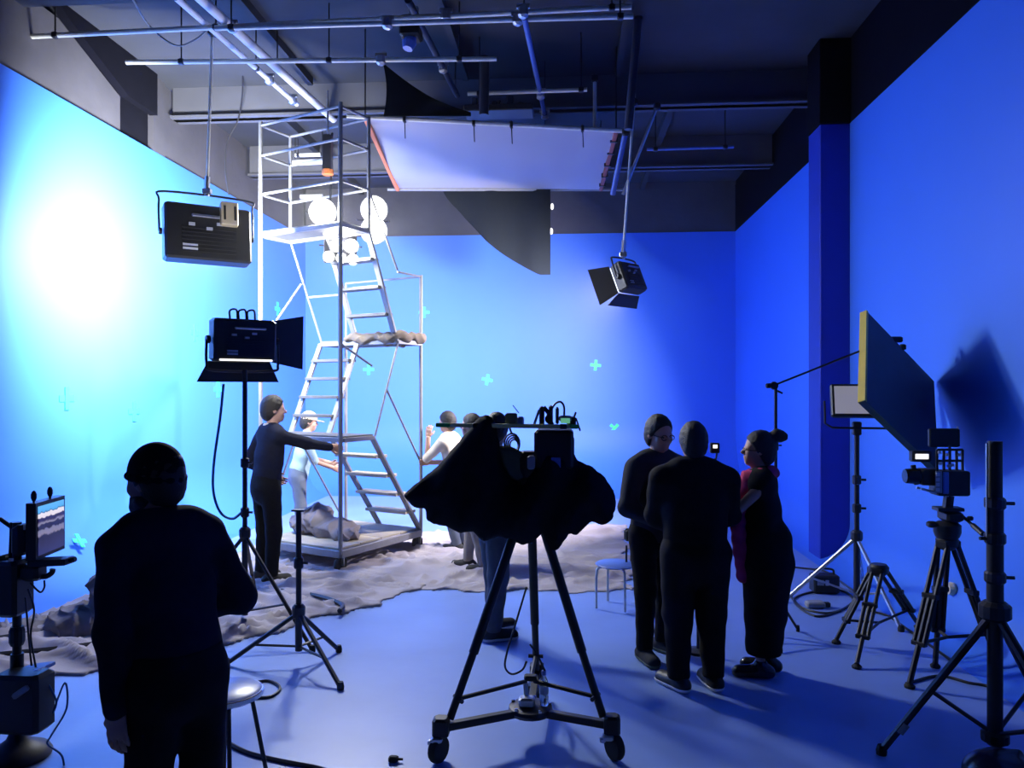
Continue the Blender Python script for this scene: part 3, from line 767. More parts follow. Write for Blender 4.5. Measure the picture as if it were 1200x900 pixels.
# dark sweater, holding the post of the stairs
l = atZ(312, 682); T = -.75
person('person in dark sweater with light collar gripping the post of the stair tower', (l.x, l.y), T, 1.86, 1.0, lh=(-.2, .16, .98), rh=to_local(st(0, 0, 1.33) + Vector((-.09, -.03, 0)), (l.x, l.y), T, 1.86),
       rpole=(.3, -.3, -1), lean=.05, hyaw=-.25, top='navy_knit', pants='black_wool', collar='cream', hem=.88, rcurl=.8, rpalm=(.6, .7, 0))
# behind the stairs, in a cap
l = atY(350, 640, 9.45); T = -1.25
person('person in tan cap and pale teal shirt bending behind the stair tower', (l.x, l.y), T, 1.64, 1.0, lh=(-.15, .42, 1.05), rh=(.17, .44, 1.02), lean=.10, hpitch=-.15, top='teal', pants='denim', hat='tan_cap', hatbrim=True, sleeve='short', hem=.86)
# right of the stairs, cream shirt
l = atZ(540, 644); T = 1.25
person('person in cream shirt and dark trousers pushing the right post of the stair tower', (l.x, l.y), T, 1.68, 1.0, lh=to_local(st(LA, 0, 1.36) + Vector((.1, -.05, 0)), (l.x, l.y), T, 1.68),
       rh=to_local(st(LA, 0, 1.05) + Vector((.1, .03, 0)), (l.x, l.y), T, 1.68), lean=.16, hpitch=-.1, lpole=(0, -.2, -1), rpole=(0, -.2, -1), top='cream', pants='denim', sleeve='short', hem=.88, crouch=.03)
l = atZ(557, 668); T = 1.4
person('person in khaki trousers standing behind the black camera cover', (l.x, l.y), T, 1.66, .98, lh=(-.15, .25, .95), rh=(.15, .25, .95), top='charcoal', pants='khaki', hem=.88, lf=(-.09, -.12, 0), rf=(.10, .12, 0))
# camera operator behind the covered camera
l = atZ(579, 745); T = -1.1
person('person in grey trousers and striped sneakers working behind the covered camera', (l.x, l.y), T, 1.74, 1.02, lh=(-.12, .3, 1.15), rh=(.2, .25, 1.2), lean=0, hpitch=-.2, hyaw=.9, top='charcoal', pants='slate', hem=.86, shoe='charcoal', shoe_sole='white', lf=(-.13, .05, -.1), rf=(.11, -.05, .1), tloose=.02)
# the three at the right
l = atZ(766, 768); T = PI + .55
person('person with glasses in dark jacket and shirt collar facing the two others', (l.x, l.y), T, 1.74, 1.05, lh=(-.05, .27, 1.06), rh=(.14, .28, 1.02), lpole=(-1, -.5, -.3), rpole=(1, -.5, -.3), hpitch=-.12, glasses=True, top='charcoal', pants='black_wool', collar='charcoal',
       hem=.84, loose=.016, shoe='charcoal', shoe_sole='olive', lf=(-.12, -.05, -.2), rf=(.12, .05, .2))
l = atZ(815, 806); T = .1
person('person in long black jacket and wide trousers with back turned between two others', (l.x, l.y), T, 1.71, 1.16, lh=(-.05, .32, 1.0), rh=(.12, .34, 1.0), lpole=(-1, -.4, -.4), rpole=(1, -.4, -.4), hpitch=-.05, top='black_wool', pants='black_wool', hem=.74, loose=.026, tloose=.028,
       shoe='black', shoe_sole='white', lf=(-.12, -.02, -.5), rf=(.12, 0, -.15), wr=.004)
l = atZ(897, 790); T = 1.35
person('person with hair bun, magenta scarf and black sleeveless dress standing sideways', (l.x, l.y), T, 1.64, 1.0, lh=(-.08, .42, .98), rh=(-.02, .42, .96), lpole=(-.5, -.3, -1), rpole=(.5, -.3, -1), glasses=True, bun=True, hyaw=.1, hpitch=.06, top='black_wool', sleeve='none', loose=.014,
       dress=[((0, -.01, .98), (0, -.01, .80), .160, .170, 1.0), ((0, -.01, .80), (0, .0, .45), .170, .128, 1.0), ((0, .0, .45), (0, .015, .18), .132, .112, 1.0)], scarf='magenta', shoe='black_gloss', lf=(-.075, .035, -.1), rf=(.075, -.02, .1))

# ================================================================== lamps
def frame_from(dirv, up=(0, 0, 1)):
    """rotation whose +Y looks along dirv"""
    y = Vector(dirv).normalized(); x = y.cross(Vector(up)).normalized(); z = x.cross(y)
    return Matrix((x, y, z)).transposed().to_4x4()
def lamp(name, kind, loc, energy, color, parent, size=.3, sizey=None, rot=None, spread=None, spot=None):
    d = bpy.data.lights.new(name, kind); d.energy = energy; d.color = color
    if kind == 'AREA':
        d.shape = 'RECTANGLE'; d.size = size; d.size_y = sizey or size
        if spread: d.spread = spread
    else: d.shadow_soft_size = size
    if kind == 'SPOT': d.spot_size = spot; d.spot_blend = .6
    o = bpy.data.objects.new(name, d); COL.objects.link(o)
    if parent: o.parent = parent
    o.location = Vector(loc) - (wloc(parent) if parent else Vector())
    if rot is not None: o.rotation_euler = rot.to_euler()
    return o
def lamp_rot(dirv): return Vector(dirv).to_track_quat('-Z', 'Y').to_matrix()

def softlight(label, pos, aim, wd, ht, dp, watts, color, doors=(1, 1, 1, 1), hang=None, stand=None, box=True, yoke_up=True, group=None, spread=2.4, roll_=0.0, tilts=(.55, .55, .55, .55)):
    """soft light: housing, yoke, barn doors, diffuser, control box; pos = centre of the housing, local +Y is where it shines"""
    A = Vector(aim).normalized(); Rm = Matrix.Translation(pos) @ frame_from(A) @ Matrix.Rotation(roll_, 4, 'Y')
    r = thing('soft_light', label, 'light', pos, group)
    hs = MB(Rm).box((0, 0, 0), (wd, dp, ht), .02)
    for k in range(7): hs.box((0, -dp / 2 - .006, -ht * .36 + k * ht * .07), (wd * .62, .014, ht * .022))
    hs = hs.build('housing', 'black', r)
    MB(Rm).box((0, dp / 2 + .004, 0), (wd * .92, .008, ht * .88)).build('diffuser', 'diffuser', r)
    MB(Rm).box((-wd * .22, -dp / 2 - .004, -ht * .30), (wd * .17, .006, ht * .13)).build('sticker', 'sticker', hs)
    MB(Rm).box((wd * .05, -dp / 2 - .02, ht * .28), (wd * .5, .03, ht * .05), .005).build('handle_bar', 'steel', hs)
    for x, z in ((-.2, .12), (.0, .06), (.12, .16)): MB(Rm).box((wd * x, -dp / 2 - .012, ht * z), (wd * .07, .02, ht * .05)).build('knob', 'sticker', hs)
    if box:
        c = MB(Rm).box((wd * .22, -dp / 2 - .05, ht * .34), (wd * .2, .09, ht * .42), .008).build('control_box', 'beige', r)
        for q in (-.05, .05): MB(Rm).box((wd * .22 + q, -dp / 2 - .10, ht * .34), (.02, .015, ht * .25)).build('switch', 'dark_metal', c)
    yz = 1 if yoke_up else -1
    arc = [(-wd / 2 - .035, 0, 0), (-wd / 2 - .035, -.01, yz * ht * .55), (-wd / 2 + .02, -.01, yz * ht * .72), (wd / 2 - .02, -.01, yz * ht * .72), (wd / 2 + .035, -.01, yz * ht * .55), (wd / 2 + .035, 0, 0)]
    MB(Rm).tube(curve_pts(arc, 5), .011, 8).build('yoke', 'dark_metal', r, smooth=True)
    for sx in (-1, 1): MB(Rm).lathe([(.03, 0), (.034, .01), (.03, .03)], (sx * (wd / 2 + .01), 0, 0), (sx, 0, 0), 12).build('tilt_knob', 'black', r)
    tlt = .55
    dw = (wd * .62, ht * .48)
    for i, on in enumerate(doors):
        if not on: continue
        tlt = tilts[i]; b = MB(Rm); c, s_ = math.cos(tlt), math.sin(tlt); L = dw[1] if i < 2 else dw[0]
        if i == 0: P = [(-wd / 2, dp / 2, ht / 2), (wd / 2, dp / 2, ht / 2), (wd / 2 + .08, dp / 2 + L * c, ht / 2 + L * s_), (-wd / 2 - .08, dp / 2 + L * c, ht / 2 + L * s_)]; n = (0, -.006 * s_, .006)
        elif i == 1: P = [(-wd / 2, dp / 2, -ht / 2), (wd / 2, dp / 2, -ht / 2), (wd / 2 + .08, dp / 2 + L * c, -ht / 2 - L * s_), (-wd / 2 - .08, dp / 2 + L * c, -ht / 2 - L * s_)]; n = (0, -.006, -.006)
        elif i == 2: P = [(-wd / 2, dp / 2, -ht / 2), (-wd / 2, dp / 2, ht / 2), (-wd / 2 - L * s_, dp / 2 + L * c, ht / 2 + .06), (-wd / 2 - L * s_, dp / 2 + L * c, -ht / 2 - .06)]; n = (-.006, 0, 0)
        else: P = [(wd / 2, dp / 2, -ht / 2), (wd / 2, dp / 2, ht / 2), (wd / 2 + L * s_, dp / 2 + L * c, ht / 2 + .06), (wd / 2 + L * s_, dp / 2 + L * c, -ht / 2 - .06)]; n = (0, -.006, 0)
        b.prism(P, n).build('barn_door', 'black', r)
    if watts: lamp('soft_light_beam', 'AREA', Rm @ Vector((0, dp / 2 + .02, 0)), watts, color, r, wd * .85, ht * .8, lamp_rot(A), spread)
    tp = Rm @ Vector((0, -.01, yz * ht * .72))
    if hang:
        h = Vector(hang)
        MB().tube([tp, tp + (h - tp) * .12], .028, 8).box(tp + (h - tp) * .03, (.09, .06, .06), .01).build('clamp', 'steel', r)
        MB().tube([tp + (h - tp) * .1, h], .016, 8).build('hanger_pole', 'pipe', r, smooth=True)
        MB().box(h, (.08, .10, .10), .02).build('pipe_clamp', 'dark_metal', r)
    return r, Rm, tp

def cable(label, pts, rad=.006, m='cable', n=6, name='cable', group=None):
    p = curve_pts(pts, n)
    return tag(MB().tube(p, rad, 6).build(name, m, None, tuple(p[0]), smooth=True), label, 'cable', group)

# the hanging soft light that floods the left wall
pA = atY(243, 276, 7.5)
aimA = Vector((XL, 9.7, 3.2)) - pA
rA, RA, tA = softlight('black hanging soft light with beige control box shining on the left wall', pA, aimA, .82, .56, .22, WALL_W, (.92, .97, 1.0), spread=3.1, doors=(0, 0, 0, 0), hang=atY(249, 38, 7.5))
# the hanging soft light over the middle
pB = atY(737, 326, 9.3)
softlight('small hanging soft light with open white-lined barn door before the back wall', pB, Vector((-.95, .85, -.55)), .40, .36, .16, SIDE_W, (1.0, .92, 1.0), spread=2.15, doors=(0, 1, 1, 0), hang=atY(743, 120, 9.3), box=False)

# light stands
def stand(r, c, feet, zapex, ztop, rad=.017, m='dark_metal', zlow=None, tops=None, collars=(), lowbrace=True):
    c = Vector((c[0], c[1], 0)); ap = c + Vector((0, 0, zapex)); zl = zlow if zlow is not None else .12
    MB().tube([c + Vector((0, 0, zl)), ap + Vector((0, 0, .05))], rad * 1.25, 10).tube([ap, c + Vector((0, 0, ztop))], rad, 10).build('pole', m, r, smooth=True)
    MB().lathe([(rad * 2, -.04), (rad * 2.3, -.02), (rad * 2.3, .03), (rad * 1.5, .05)], ap, n=12).build('leg_collar', m, r)
    for z in collars: MB().lathe([(rad * 1.4, -.04), (rad * 1.7, -.03), (rad * 1.7, .03), (rad * 1.2, .04)], c + Vector((0, 0, z)), n=12).tube([c + Vector((0, 0, z)), c + Vector((rad * 3.4, -.01, z))], rad * .5, 6).build('lock_collar', m, r)
    for f in feet:
        f = Vector((f[0], f[1], 0)); e = f + Vector((0, 0, .015))
        lg = MB().tube([ap + (f - ap).normalized() * .02 + Vector((0, 0, -.01)), e], rad * .8, 8).build('leg', m, r, smooth=True)
        MB().lathe([(rad * 1.1, 0), (rad * 1.2, .02), (rad * .9, .05)], f, n=10).build('rubber_foot', 'rubber', lg)
        if lowbrace:
            mid = ap.lerp(f, .62); MB().tube([c + Vector((0, 0, zl + .03)), mid], rad * .45, 6).build('spreader', m, r)

# soft light on a stand turned to the back wall
cB = atZ(287, 738); pC = atY(285, 399, cB.y); pC.x += .0
rC, RC, tC = softlight('black soft light with large side barn door on a stand by the dark sweater', pC, Vector((-.8, .9, .05)), .50, .34, .16, BACK_W, (.95, .95, 1.0), doors=(0, 1, 0, 1), tilts=(.55, 1.5, .55, 1.40), box=False, yoke_up=False)
MB(RC).box((0, -.085, -.158), (.42, .02, .016), .004).build('painted_light_leak', 'led_white', rC)  # glowing strip painted in for light leaking above the lower flap
for k in range(3): MB(RC).tube(curve_pts([(-.12 + .07 * k, -.04, .17), (-.13 + .07 * k, -.07, .23), (-.08 + .07 * k, -.07, .24), (-.06 + .07 * k, -.04, .17)], 5), .008, 6).build('cable_loop', 'cable', rC)
r = thing('light_stand', 'black light stand carrying the soft light with the side barn door', 'stand', (cB.x, cB.y, 0))
stand(r, cB, [atZ(366, 764), atZ(200, 742), atZ(300, 700)], .78, tC.z + .01, .02, collars=(1.35, .95))
# short empty stand in front of the stairs
cS = atZ(350, 779)
r = thing('light_stand', 'short empty black light stand in front of the stair tower', 'stand', (cS.x, cS.y, 0))
stand(r, cS, [atZ(399, 808), atZ(266, 780), atZ(397, 764)], atY(350, 716, cS.y).z, atY(350, 599, cS.y).z, .02, zlow=.10, collars=(.72,))
tp = atY(350, 598, cS.y); MB().box(tp, (.09, .05, .012)).build('top_plate', 'dark_metal', r)

# flood lamps at the head of the stairs: the key light
def flood(label, c, aim, rad, bulbs, group=None):
    Rm = Matrix.Translation(c) @ frame_from(aim); r = thing('flood_lamp', label, 'lamp', c, group)
    for i, (x, z, rr) in enumerate(bulbs):
        MB(Rm).lathe([(rr * .35, -.16), (rr * .55, -.15), (rr * 1.05, .0), (rr * 1.12, .03), (rr * 1.04, .03), (rr * .95, .0)], (x, 0, z), (0, 1, 0), 20).build('reflector', 'steel', r, smooth=True)
        b = MB(Rm).ball((x, .015, z), (rr * .95, .05, rr * .95), 16).build('bulb', 'bulb', r, smooth=True)
    zs = [b[1] for b in bulbs]; xs = [b[0] for b in bulbs]; q = max(b[2] for b in bulbs)
    MB(Rm).box(((min(xs) + max(xs)) / 2, -.17, (min(zs) + max(zs)) / 2), (max(xs) - min(xs) + q * 1.4, .06, max(zs) - min(zs) + q * 1.4), .01).build('housing', 'dark_metal', r)
    MB(Rm).tube([(min(xs) - q * 1.3, -.05, (min(zs) + max(zs)) / 2), (min(xs) - q * 1.3, -.2, (min(zs) + max(zs)) / 2), (max(xs) + q * 1.3, -.2, (min(zs) + max(zs)) / 2), (max(xs) + q * 1.3, -.05, (min(zs) + max(zs)) / 2)], .01, 6).build('yoke', 'dark_metal', r)
    return r
kl = atY(378, 249, 8.28); kr = atY(438, 258, 8.62); km = atY(400, 290, 8.55)
tocam = Vector((.35, -1, -.18))
f1 = flood('glaring round flood lamp at the caged platform of the stair tower', kl, tocam, .13, [(0, 0, .135)])
f2 = flood('glaring tall twin flood lamp hung right of the caged platform', kr, tocam, .15, [(0, -.12, .14), (0, .12, .14)])
f3 = flood('bank of small glaring lamps under the caged platform of the stair tower', km, tocam, .07, [(-.11, 0.02, .075), (.05, .02, .07), (.13, .16, .07), (-.13, -.13, .06), (.0, -.12, .055), (.14, -.11, .06)])
for c, e, rr, par, am in ((kl, .62, .10, f1, (.15, -1, -.85)), (kr, .35, .13, f2, (1, -.35, -1.0)), (km, .40, .10, f3, (.5, -.35, -1))):
    p = c + tocam.normalized() * .14
    lamp('flood_beam', 'SPOT', p, KEY_W * e, (.95, .96, .93), par, rr, rot=lamp_rot(Vector(am)), spot=2.5).data.spot_blend = .9
    lamp('flood_spill', 'POINT', p + Vector((0, 0, .05)), SPILL_W * e, (.95, .95, 1.0), par, rr)
# lamp brackets: the lamps hang on short arms from the cage
MB().tube([kl + Vector((.03, .17, 0)), Vector((kl.x + .03, kl.y + .25, TOP - .1))], .014, 6).build('bracket', 'dark_metal', f1)
MB().tube([kr + Vector((-.03, .18, 0)), st(.45, 0, kr.z + .1)], .014, 6).build('bracket', 'dark_metal', f2)
MB().tube([km + Vector((-.03, .18, .1)), Vector((km.x - .03, km.y + .22, PLT))], .014, 6).build('bracket', 'dark_metal', f3)
bb = atY(384, 193, 8.45)
r = thing('ballast', 'dark hanging ballast with orange collar above the round flood lamp', 'ballast', bb)
MB().box(bb + Vector((0, 0, .12)), (.10, .10, .42), .01).build('housing', 'dark_metal', r); MB().lathe([(.05, 0), (.065, .01), (.065, .06), (.05, .07)], bb + Vector((0, 0, -.12)), n=12).build('collar', 'orange', r)
MB().tube([bb + Vector((0, 0, .3)), Vector((bb.x, bb.y, TOP + .35))], .012, 6).build('hanger', 'steel', r)

# panel light at the right, its stand, legs of bright metal
cP = atZ(1004, 716); pp = atY(1004, 470, cP.y)
Rp = Matrix.Translation(pp + Vector((.10, 0, 0))) @ frame_from((-.18, -.93, .30))
r = thing('panel_light', 'flat grey-white panel light tilted upward beside the yellow-edged board', 'light', pp)
MB(Rp).box((0, 0, 0), (.62, .07, .30), .012).build('housing', 'black', r)
MB(Rp).box((0, .037, 0), (.56, .008, .25)).build('diffuser', 'screen_off', r)
MB(Rp).tube([(-.36, 0, 0), (-.36, -.02, -.2), (-.30, -.02, -.24), (.30, -.02, -.24), (.36, -.02, -.2), (.36, 0, 0)], .01, 6).build('yoke', 'dark_metal', r)
MB(Rp).tube([(-.36, .0, .02), (-.42, .0, .0), (-.43, .02, .07)], .01, 6).build('tilt_handle', 'black', r)
r = thing('light_stand', 'bright-legged light stand carrying the flat panel light', 'stand', (cP.x, cP.y, 0))
stand(r, cP, [atZ(919, 706), atZ(1056, 740), atZ(1012, 688)], atY(1004, 628, cP.y).z, pp.z - .20, .022, m='dark_metal', collars=(1.15, .9))
for ch in list(r.children):
    if ch.name.startswith(('leg', 'spreader')) and 'collar' not in ch.name: ch.data.materials[0] = M['steel']
tz = pp.z - .2; MB().box((cP.x, cP.y, tz - .04), (.07, .06, .12), .01).build('stand_head', 'black', r)

# yellow-edged foam board on the arm of a C-stand
TLp, e1, e2 = Vector((2.40, 6.42, 2.58)), Vector((.75, .48, -.57)), Vector((-.21, -.53, -.72))
nb = e1.cross(e2).normalized()
if nb.y < 0: nb = -nb
r = thing('foam_board', 'dark foam board with yellow taped edge held aslant near the right wall', 'board', TLp + (e1 + e2) / 2)
MB().prism([TLp, TLp + e1, TLp + e1 + e2, TLp + e2], nb * .045).build('panel', 'board_face', r)
t1, t2 = e1.normalized(), e2.normalized()
MB().prism([TLp - t1 * .004 - nb * .006, TLp - t1 * .004 + e2 - nb * .006, TLp + e2 + t1 * .022 - nb * .006, TLp + t1 * .022 - nb * .006], nb * .058).build('edge_tape', 'yellow', r)
MB().prism([TLp + e2 - nb * .004, TLp + e1 + e2 - nb * .004, TLp + e1 + e2 + t2 * .006 - nb * .004, TLp + e2 + t2 * .006 - nb * .004], nb * .053).build('edge_tape', 'olive', r)
MB().box(TLp + e1 * .42 - t2 * .02, (.10, .06, .05), .01).box(TLp + e1 * .52 - t2 * .015, (.05, .05, .05), .01).build('clip', 'black', r)
cc = atZ(909, 745); hz = atY(907, 452, cc.y)
r = thing('c_stand', 'thin C-stand with long arm reaching to the yellow-edged board', 'stand', (cc.x, cc.y, 0))
stand(r, cc, [atZ(878, 752), atZ(935, 740), atZ(915, 765)], .34, hz.z, .013, m='dark_metal', lowbrace=False, zlow=.08, collars=(1.0, 1.5))
MB().lathe([(.03, -.02), (.034, 0), (.03, .02)], hz, (0, 1, 0), 12).box(hz + Vector((-.04, 0, 0)), (.05, .04, .04), .01).tube([hz + Vector((.02, -.02, -.04)), hz + Vector((.06, -.02, -.06))], .008, 6).build('grip_head', 'dark_metal', r)
MB().tube([hz + Vector((-.02, 0, -.005)), TLp + e2 * .45 + nb * .05], .008, 8).build('arm', 'dark_metal', r, smooth=True)

# ================================================================== camera tripods
def tripod(r, c, zap, feet, rad=.021, mids=True, m='black', bowl=.055, split=.38):
    c = Vector((c[0], c[1], 0)); ap = c + Vector((0, 0, zap))
    MB().lathe([(bowl * .7, -.07), (bowl * 1.25, -.04), (bowl * 1.3, 0), (bowl, .02)], ap, n=16).build('bowl', m, r, smooth=True)
    for f in feet:
        f = Vector((f[0], f[1], 0)); d = (f - ap); sd = d.cross(Vector((0, 0, 1))).normalized() * .034
        o = Vector((d.x, d.y, 0)).normalized() * .05; a = ap + o + Vector((0, 0, -.03)); e = f + Vector((0, 0, .03)); k = a.lerp(e, split); k2 = a.lerp(e, .9)
        lg = MB().tube([a + sd, a.lerp(e, .72) + sd], rad * .72, 8).tube([a - sd, a.lerp(e, .72) - sd], rad * .72, 8).tube([k, e], rad * .8, 8).bar(k - sd * 1.5, k + sd * 1.5, .045, .035).bar(a.lerp(e, .72) - sd * 1.4, a.lerp(e, .72) + sd * 1.4, .04, .03).bar(a - sd * 1.2, a + sd * 1.2, .05, .05).build('leg', m, r)
        MB().lathe([(.032, 0), (.034, .015), (.018, .03)], f, n=12).build('rubber_foot', 'rubber', lg)
        if mids:
            mp = a.lerp(e, .72); MB().tube([mp, Vector((c.x, c.y, mp.z - .01))], rad * .5, 6).build('spreader', m, r)
    return ap
# low bare tripod
cT = atZ(1030, 756)
r = thing('tripod', 'low black camera tripod without a camera near the right wall', 'tripod', (cT.x, cT.y, 0))
tripod(r, cT, atY(1030, 664, cT.y).z, [atZ(980, 754), atZ(1004, 783), atZ(1076, 736)])
# tripod with the right camera
cT2 = atZ(1110, 792)
r = thing('tripod', 'tall black fluid-head tripod carrying the camera at the right', 'tripod', (cT2.x, cT2.y, 0))
apz = atY(1110, 632, cT2.y).z
tripod(r, cT2, apz, [atZ(1066, 806), atZ(1096, 782), atZ(1172, 790)], rad=.024)
hp = Vector((cT2.x, cT2.y, apz))
MB().lathe([(.06, .0), (.075, .02), (.085, .05), (.085, .10), (.06, .12)], hp, n=16).box(hp + Vector((-.10, 0, .10)), (.06, .06, .04), .01).box(hp + Vector((.02, 0, .16)), (.11, .16, .07), .015).build('fluid_head', 'black', r, smooth=True)
ph0 = hp + Vector((.08, -.02, .17)); ph1 = atY(1152, 626, cT2.y - .25)
MB().tube([ph0, ph0.lerp(ph1, .6)], .010, 8).tube([ph0.lerp(ph1, .55), ph1], .017, 8).build('pan_handle', 'black', r, smooth=True)
MB().box(ph0.lerp(ph1, .35) + Vector((.01, 0, .02)), (.035, .03, .03), .006).build('handle_clamp', 'black', r)
# the camera on it
cb = atY(1100, 556, cT2.y); zb = hp.z + .195
r = thing('video_camera', 'dark cine camera with top monitor and cage on the tall tripod', 'camera', (hp.x, hp.y, zb))
B0 = Vector((hp.x - .02, hp.y, 0)); Q = lambda px, py, dy=0: atY(px, py, cT2.y + dy)
def pbox(p0, p1, dp, name, m, par, dy=0, bev=.008):
    a, c = Q(*p0, dy), Q(*p1, dy); return MB().box((a + c) / 2, (abs(c.x - a.x), dp, abs(c.z - a.z)), bev).build(name, m, par)
cbod = pbox((1094, 551), (1131, 580), .15, 'camera_body', 'black', r)
pbox((1096, 552), (1104, 578), .012, 'side_panel', 'grey', cbod, -.08); pbox((1105, 553), (1112, 579), .012, 'button_strip', 'seat_blue', cbod, -.078)
for k in range(4): pbox((1097, 554 + 6 * k), (1101, 558 + 6 * k), .012, 'button', 'sticker', cbod, -.086, .002)
pbox((1077, 549), (1096, 568), .11, 'lens_housing', 'black', r); 
MB().lathe([(.05, 0), (.055, .02), (.05, .09), (.045, .10)], Q(1078, 558), (-1, 0, 0), 16).build('lens', 'black_gloss', r)
a = Q(1071, 556); MB().bar(Q(1070, 545), Q(1074, 568), .03, .02, (0, 1, 0)).build('matte_flag', 'black', r)
pbox((1067, 528), (1090, 541), .06, 'viewfinder', 'black', r); pbox((1073, 532), (1088, 538), .008, 'viewfinder_display', 'led_white', r, -.034, .001)
pbox((1088, 502), (1124, 524), .035, 'top_monitor', 'black', r); MB().tube([Q(1122, 500), Q(1124, 508)], .006, 6).build('hood_pin', 'steel', r)
cg = MB()
for p, q in (((1098, 527), (1128, 527)), ((1098, 527), (1098, 551)), ((1128, 527), (1128, 551)), ((1098, 540), (1128, 540)), ((1113, 522), (1113, 551)), ((1106, 527), (1106, 551)), ((1121, 527), (1121, 551))):
    for dy in (-.05, .05): cg.tube([Q(*p, dy), Q(*q, dy)], .009, 6)
cg.build('cage', 'dark_metal', r)
for px, py in ((1101, 530), (1102, 543), (1110, 533), (1116, 545), (1124, 533), (1112, 546)): MB().box(Q(px, py, -.062), (.022, .012, .02), .003).build('cage_screw', 'sticker', r)
for dz_ in (0, .022): MB().tube([Q(1076, 572) + Vector((0, -.04 + dz_ * 3, 0)), Q(1108, 580) + Vector((0, -.04 + dz_ * 3, 0))], .008, 8).build('rod', 'steel', r)
MB().bar(Vector((hp.x - .08, hp.y, zb + .012)), Vector((hp.x + .09, hp.y, zb + .012)), .10, .024).tube([Vector((hp.x, hp.y, zb + .01)), Q(1112, 581)], .035, 8).build('base_plate', 'dark_metal', r)

# the big roller stand at the right front
cF = atZ(1166, 900); zt = atY(1163, 517, cF.y).z
r = thing('roller_stand', 'thick black upright stand with splayed tripod base close to the right wall', 'stand', (cF.x, cF.y, 0))
MB().tube([(cF.x, cF.y, .12), (cF.x, cF.y, .85)], .037, 12).build('lower_pole', 'black', r, smooth=True)
MB().tube([(cF.x, cF.y, .85), (cF.x, cF.y, zt - .35)], .040, 12).tube([(cF.x, cF.y, zt - .35), (cF.x, cF.y, zt)], .035, 12).build('upper_pole', 'black', r, smooth=True)
for z in (.98, 1.18, 1.36): MB().lathe([(.042, -.03), (.05, -.02), (.05, .02), (.042, .03)], (cF.x, cF.y, z), n=14).tube([(cF.x, cF.y, z), (cF.x + (.09 if z != 1.18 else -.08), cF.y - .01, z)], .010, 6).build('lock_collar', 'dark_metal', r)
MB().tube([(cF.x - .045, cF.y - .01, zt - .01), (cF.x - .045, cF.y - .01, zt - .5)], .006, 6).build('side_rod', 'steel', r)
za = atY(1166, 716, cF.y).z; ap = Vector((cF.x, cF.y, za))
MB().lathe([(.05, -.05), (.075, -.03), (.075, .03), (.05, .05)], ap, n=14).build('leg_collar', 'black', r)
for f in (atZ(1033, 884), Vector((cF.x + .50, cF.y + .30, 0)), Vector((cF.x + .22, cF.y - .62, 0))):
    lg = MB().tube([ap + (f - ap).normalized() * .06, f + Vector((0, 0, .02))], [.022, .019], 8).build('leg', 'dark_metal', r, smooth=True)
    m1 = ap.lerp(f, .55); MB().tube([m1, Vector((cF.x, cF.y, .17))], .011, 8).build('spreader', 'dark_metal', r)
    q = ap.lerp(f, .78); MB().tube([q, ap.lerp(f, .84)], .024, 8).build('grip_tape', 'grey', lg)
    MB().lathe([(.026, 0), (.028, .02), (.02, .05)], f, n=10).build('rubber_foot', 'rubber', lg)
MB().lathe([(.04, -.03), (.065, -.02), (.065, .02), (.04, .03)], (cF.x, cF.y, .16), n=14).build('spreader_collar', 'black', r)
# hard case below it
pc = atZ(1172, 925); F = Field(); F.ell((pc.x, pc.y, .07), (.17, .14, .12), k=.03); F.ell((pc.x + .12, pc.y - .02, .06), (.14, .13, .10), k=.04); F.cap((pc.x - .02, pc.y, .17), (pc.x + .09, pc.y, .18), .02, k=.02)
v, f = F.mesh(.012, cuts=[((0, 0, .002), (0, 0, -1))], wrinkle=.003)
r = thing('sandbag', 'black sandbag slumped at the foot of the thick upright stand', 'sandbag', (pc.x, pc.y, 0))
link_mesh('bag', v, f, 'black_gloss', r, None, True)

# ================================================================== the covered camera in the middle
CY = 4.27
fl, fr = atZ(517, 893), atZ(717, 890); fb = Vector(((fl.x + fr.x) / 2 + .02, (fl.y + fr.y) / 2 + .78, 0)); cen = (fl + fr + fb) / 3; cen.y = CY
r = thing('tripod', 'tall black tripod on a wheeled spreader under the black camera cover', 'tripod', (cen.x, cen.y, 0))
apx = Vector((cen.x, cen.y, 1.44))
MB().lathe([(.05, -.08), (.085, -.04), (.09, 0), (.06, .03)], apx, n=16).build('bowl', 'black', r, smooth=True)
MB().lathe([(.03, -.025), (.115, -.02), (.125, 0), (.12, .018), (.06, .03), (.03, .03)], cen + Vector((0, 0, .165)), n=20).build('spreader_hub', 'dark_metal', r, smooth=True)
MB().box(cen + Vector((-.02, -.02, .215)), (.09, .07, .05), .01).tube([cen + Vector((-.02, 0, .2)), cen + Vector((-.03, .02, .3))], .015, 8).build('hub_latch', 'steel', r)
for k in range(5): MB().box(cen + Vector((.11 * math.cos(k * 1.26 + .2), .11 * math.sin(k * 1.26 + .2) , .19)), (.02, .02, .015), .003).build('hub_screw', 'chrome', r)
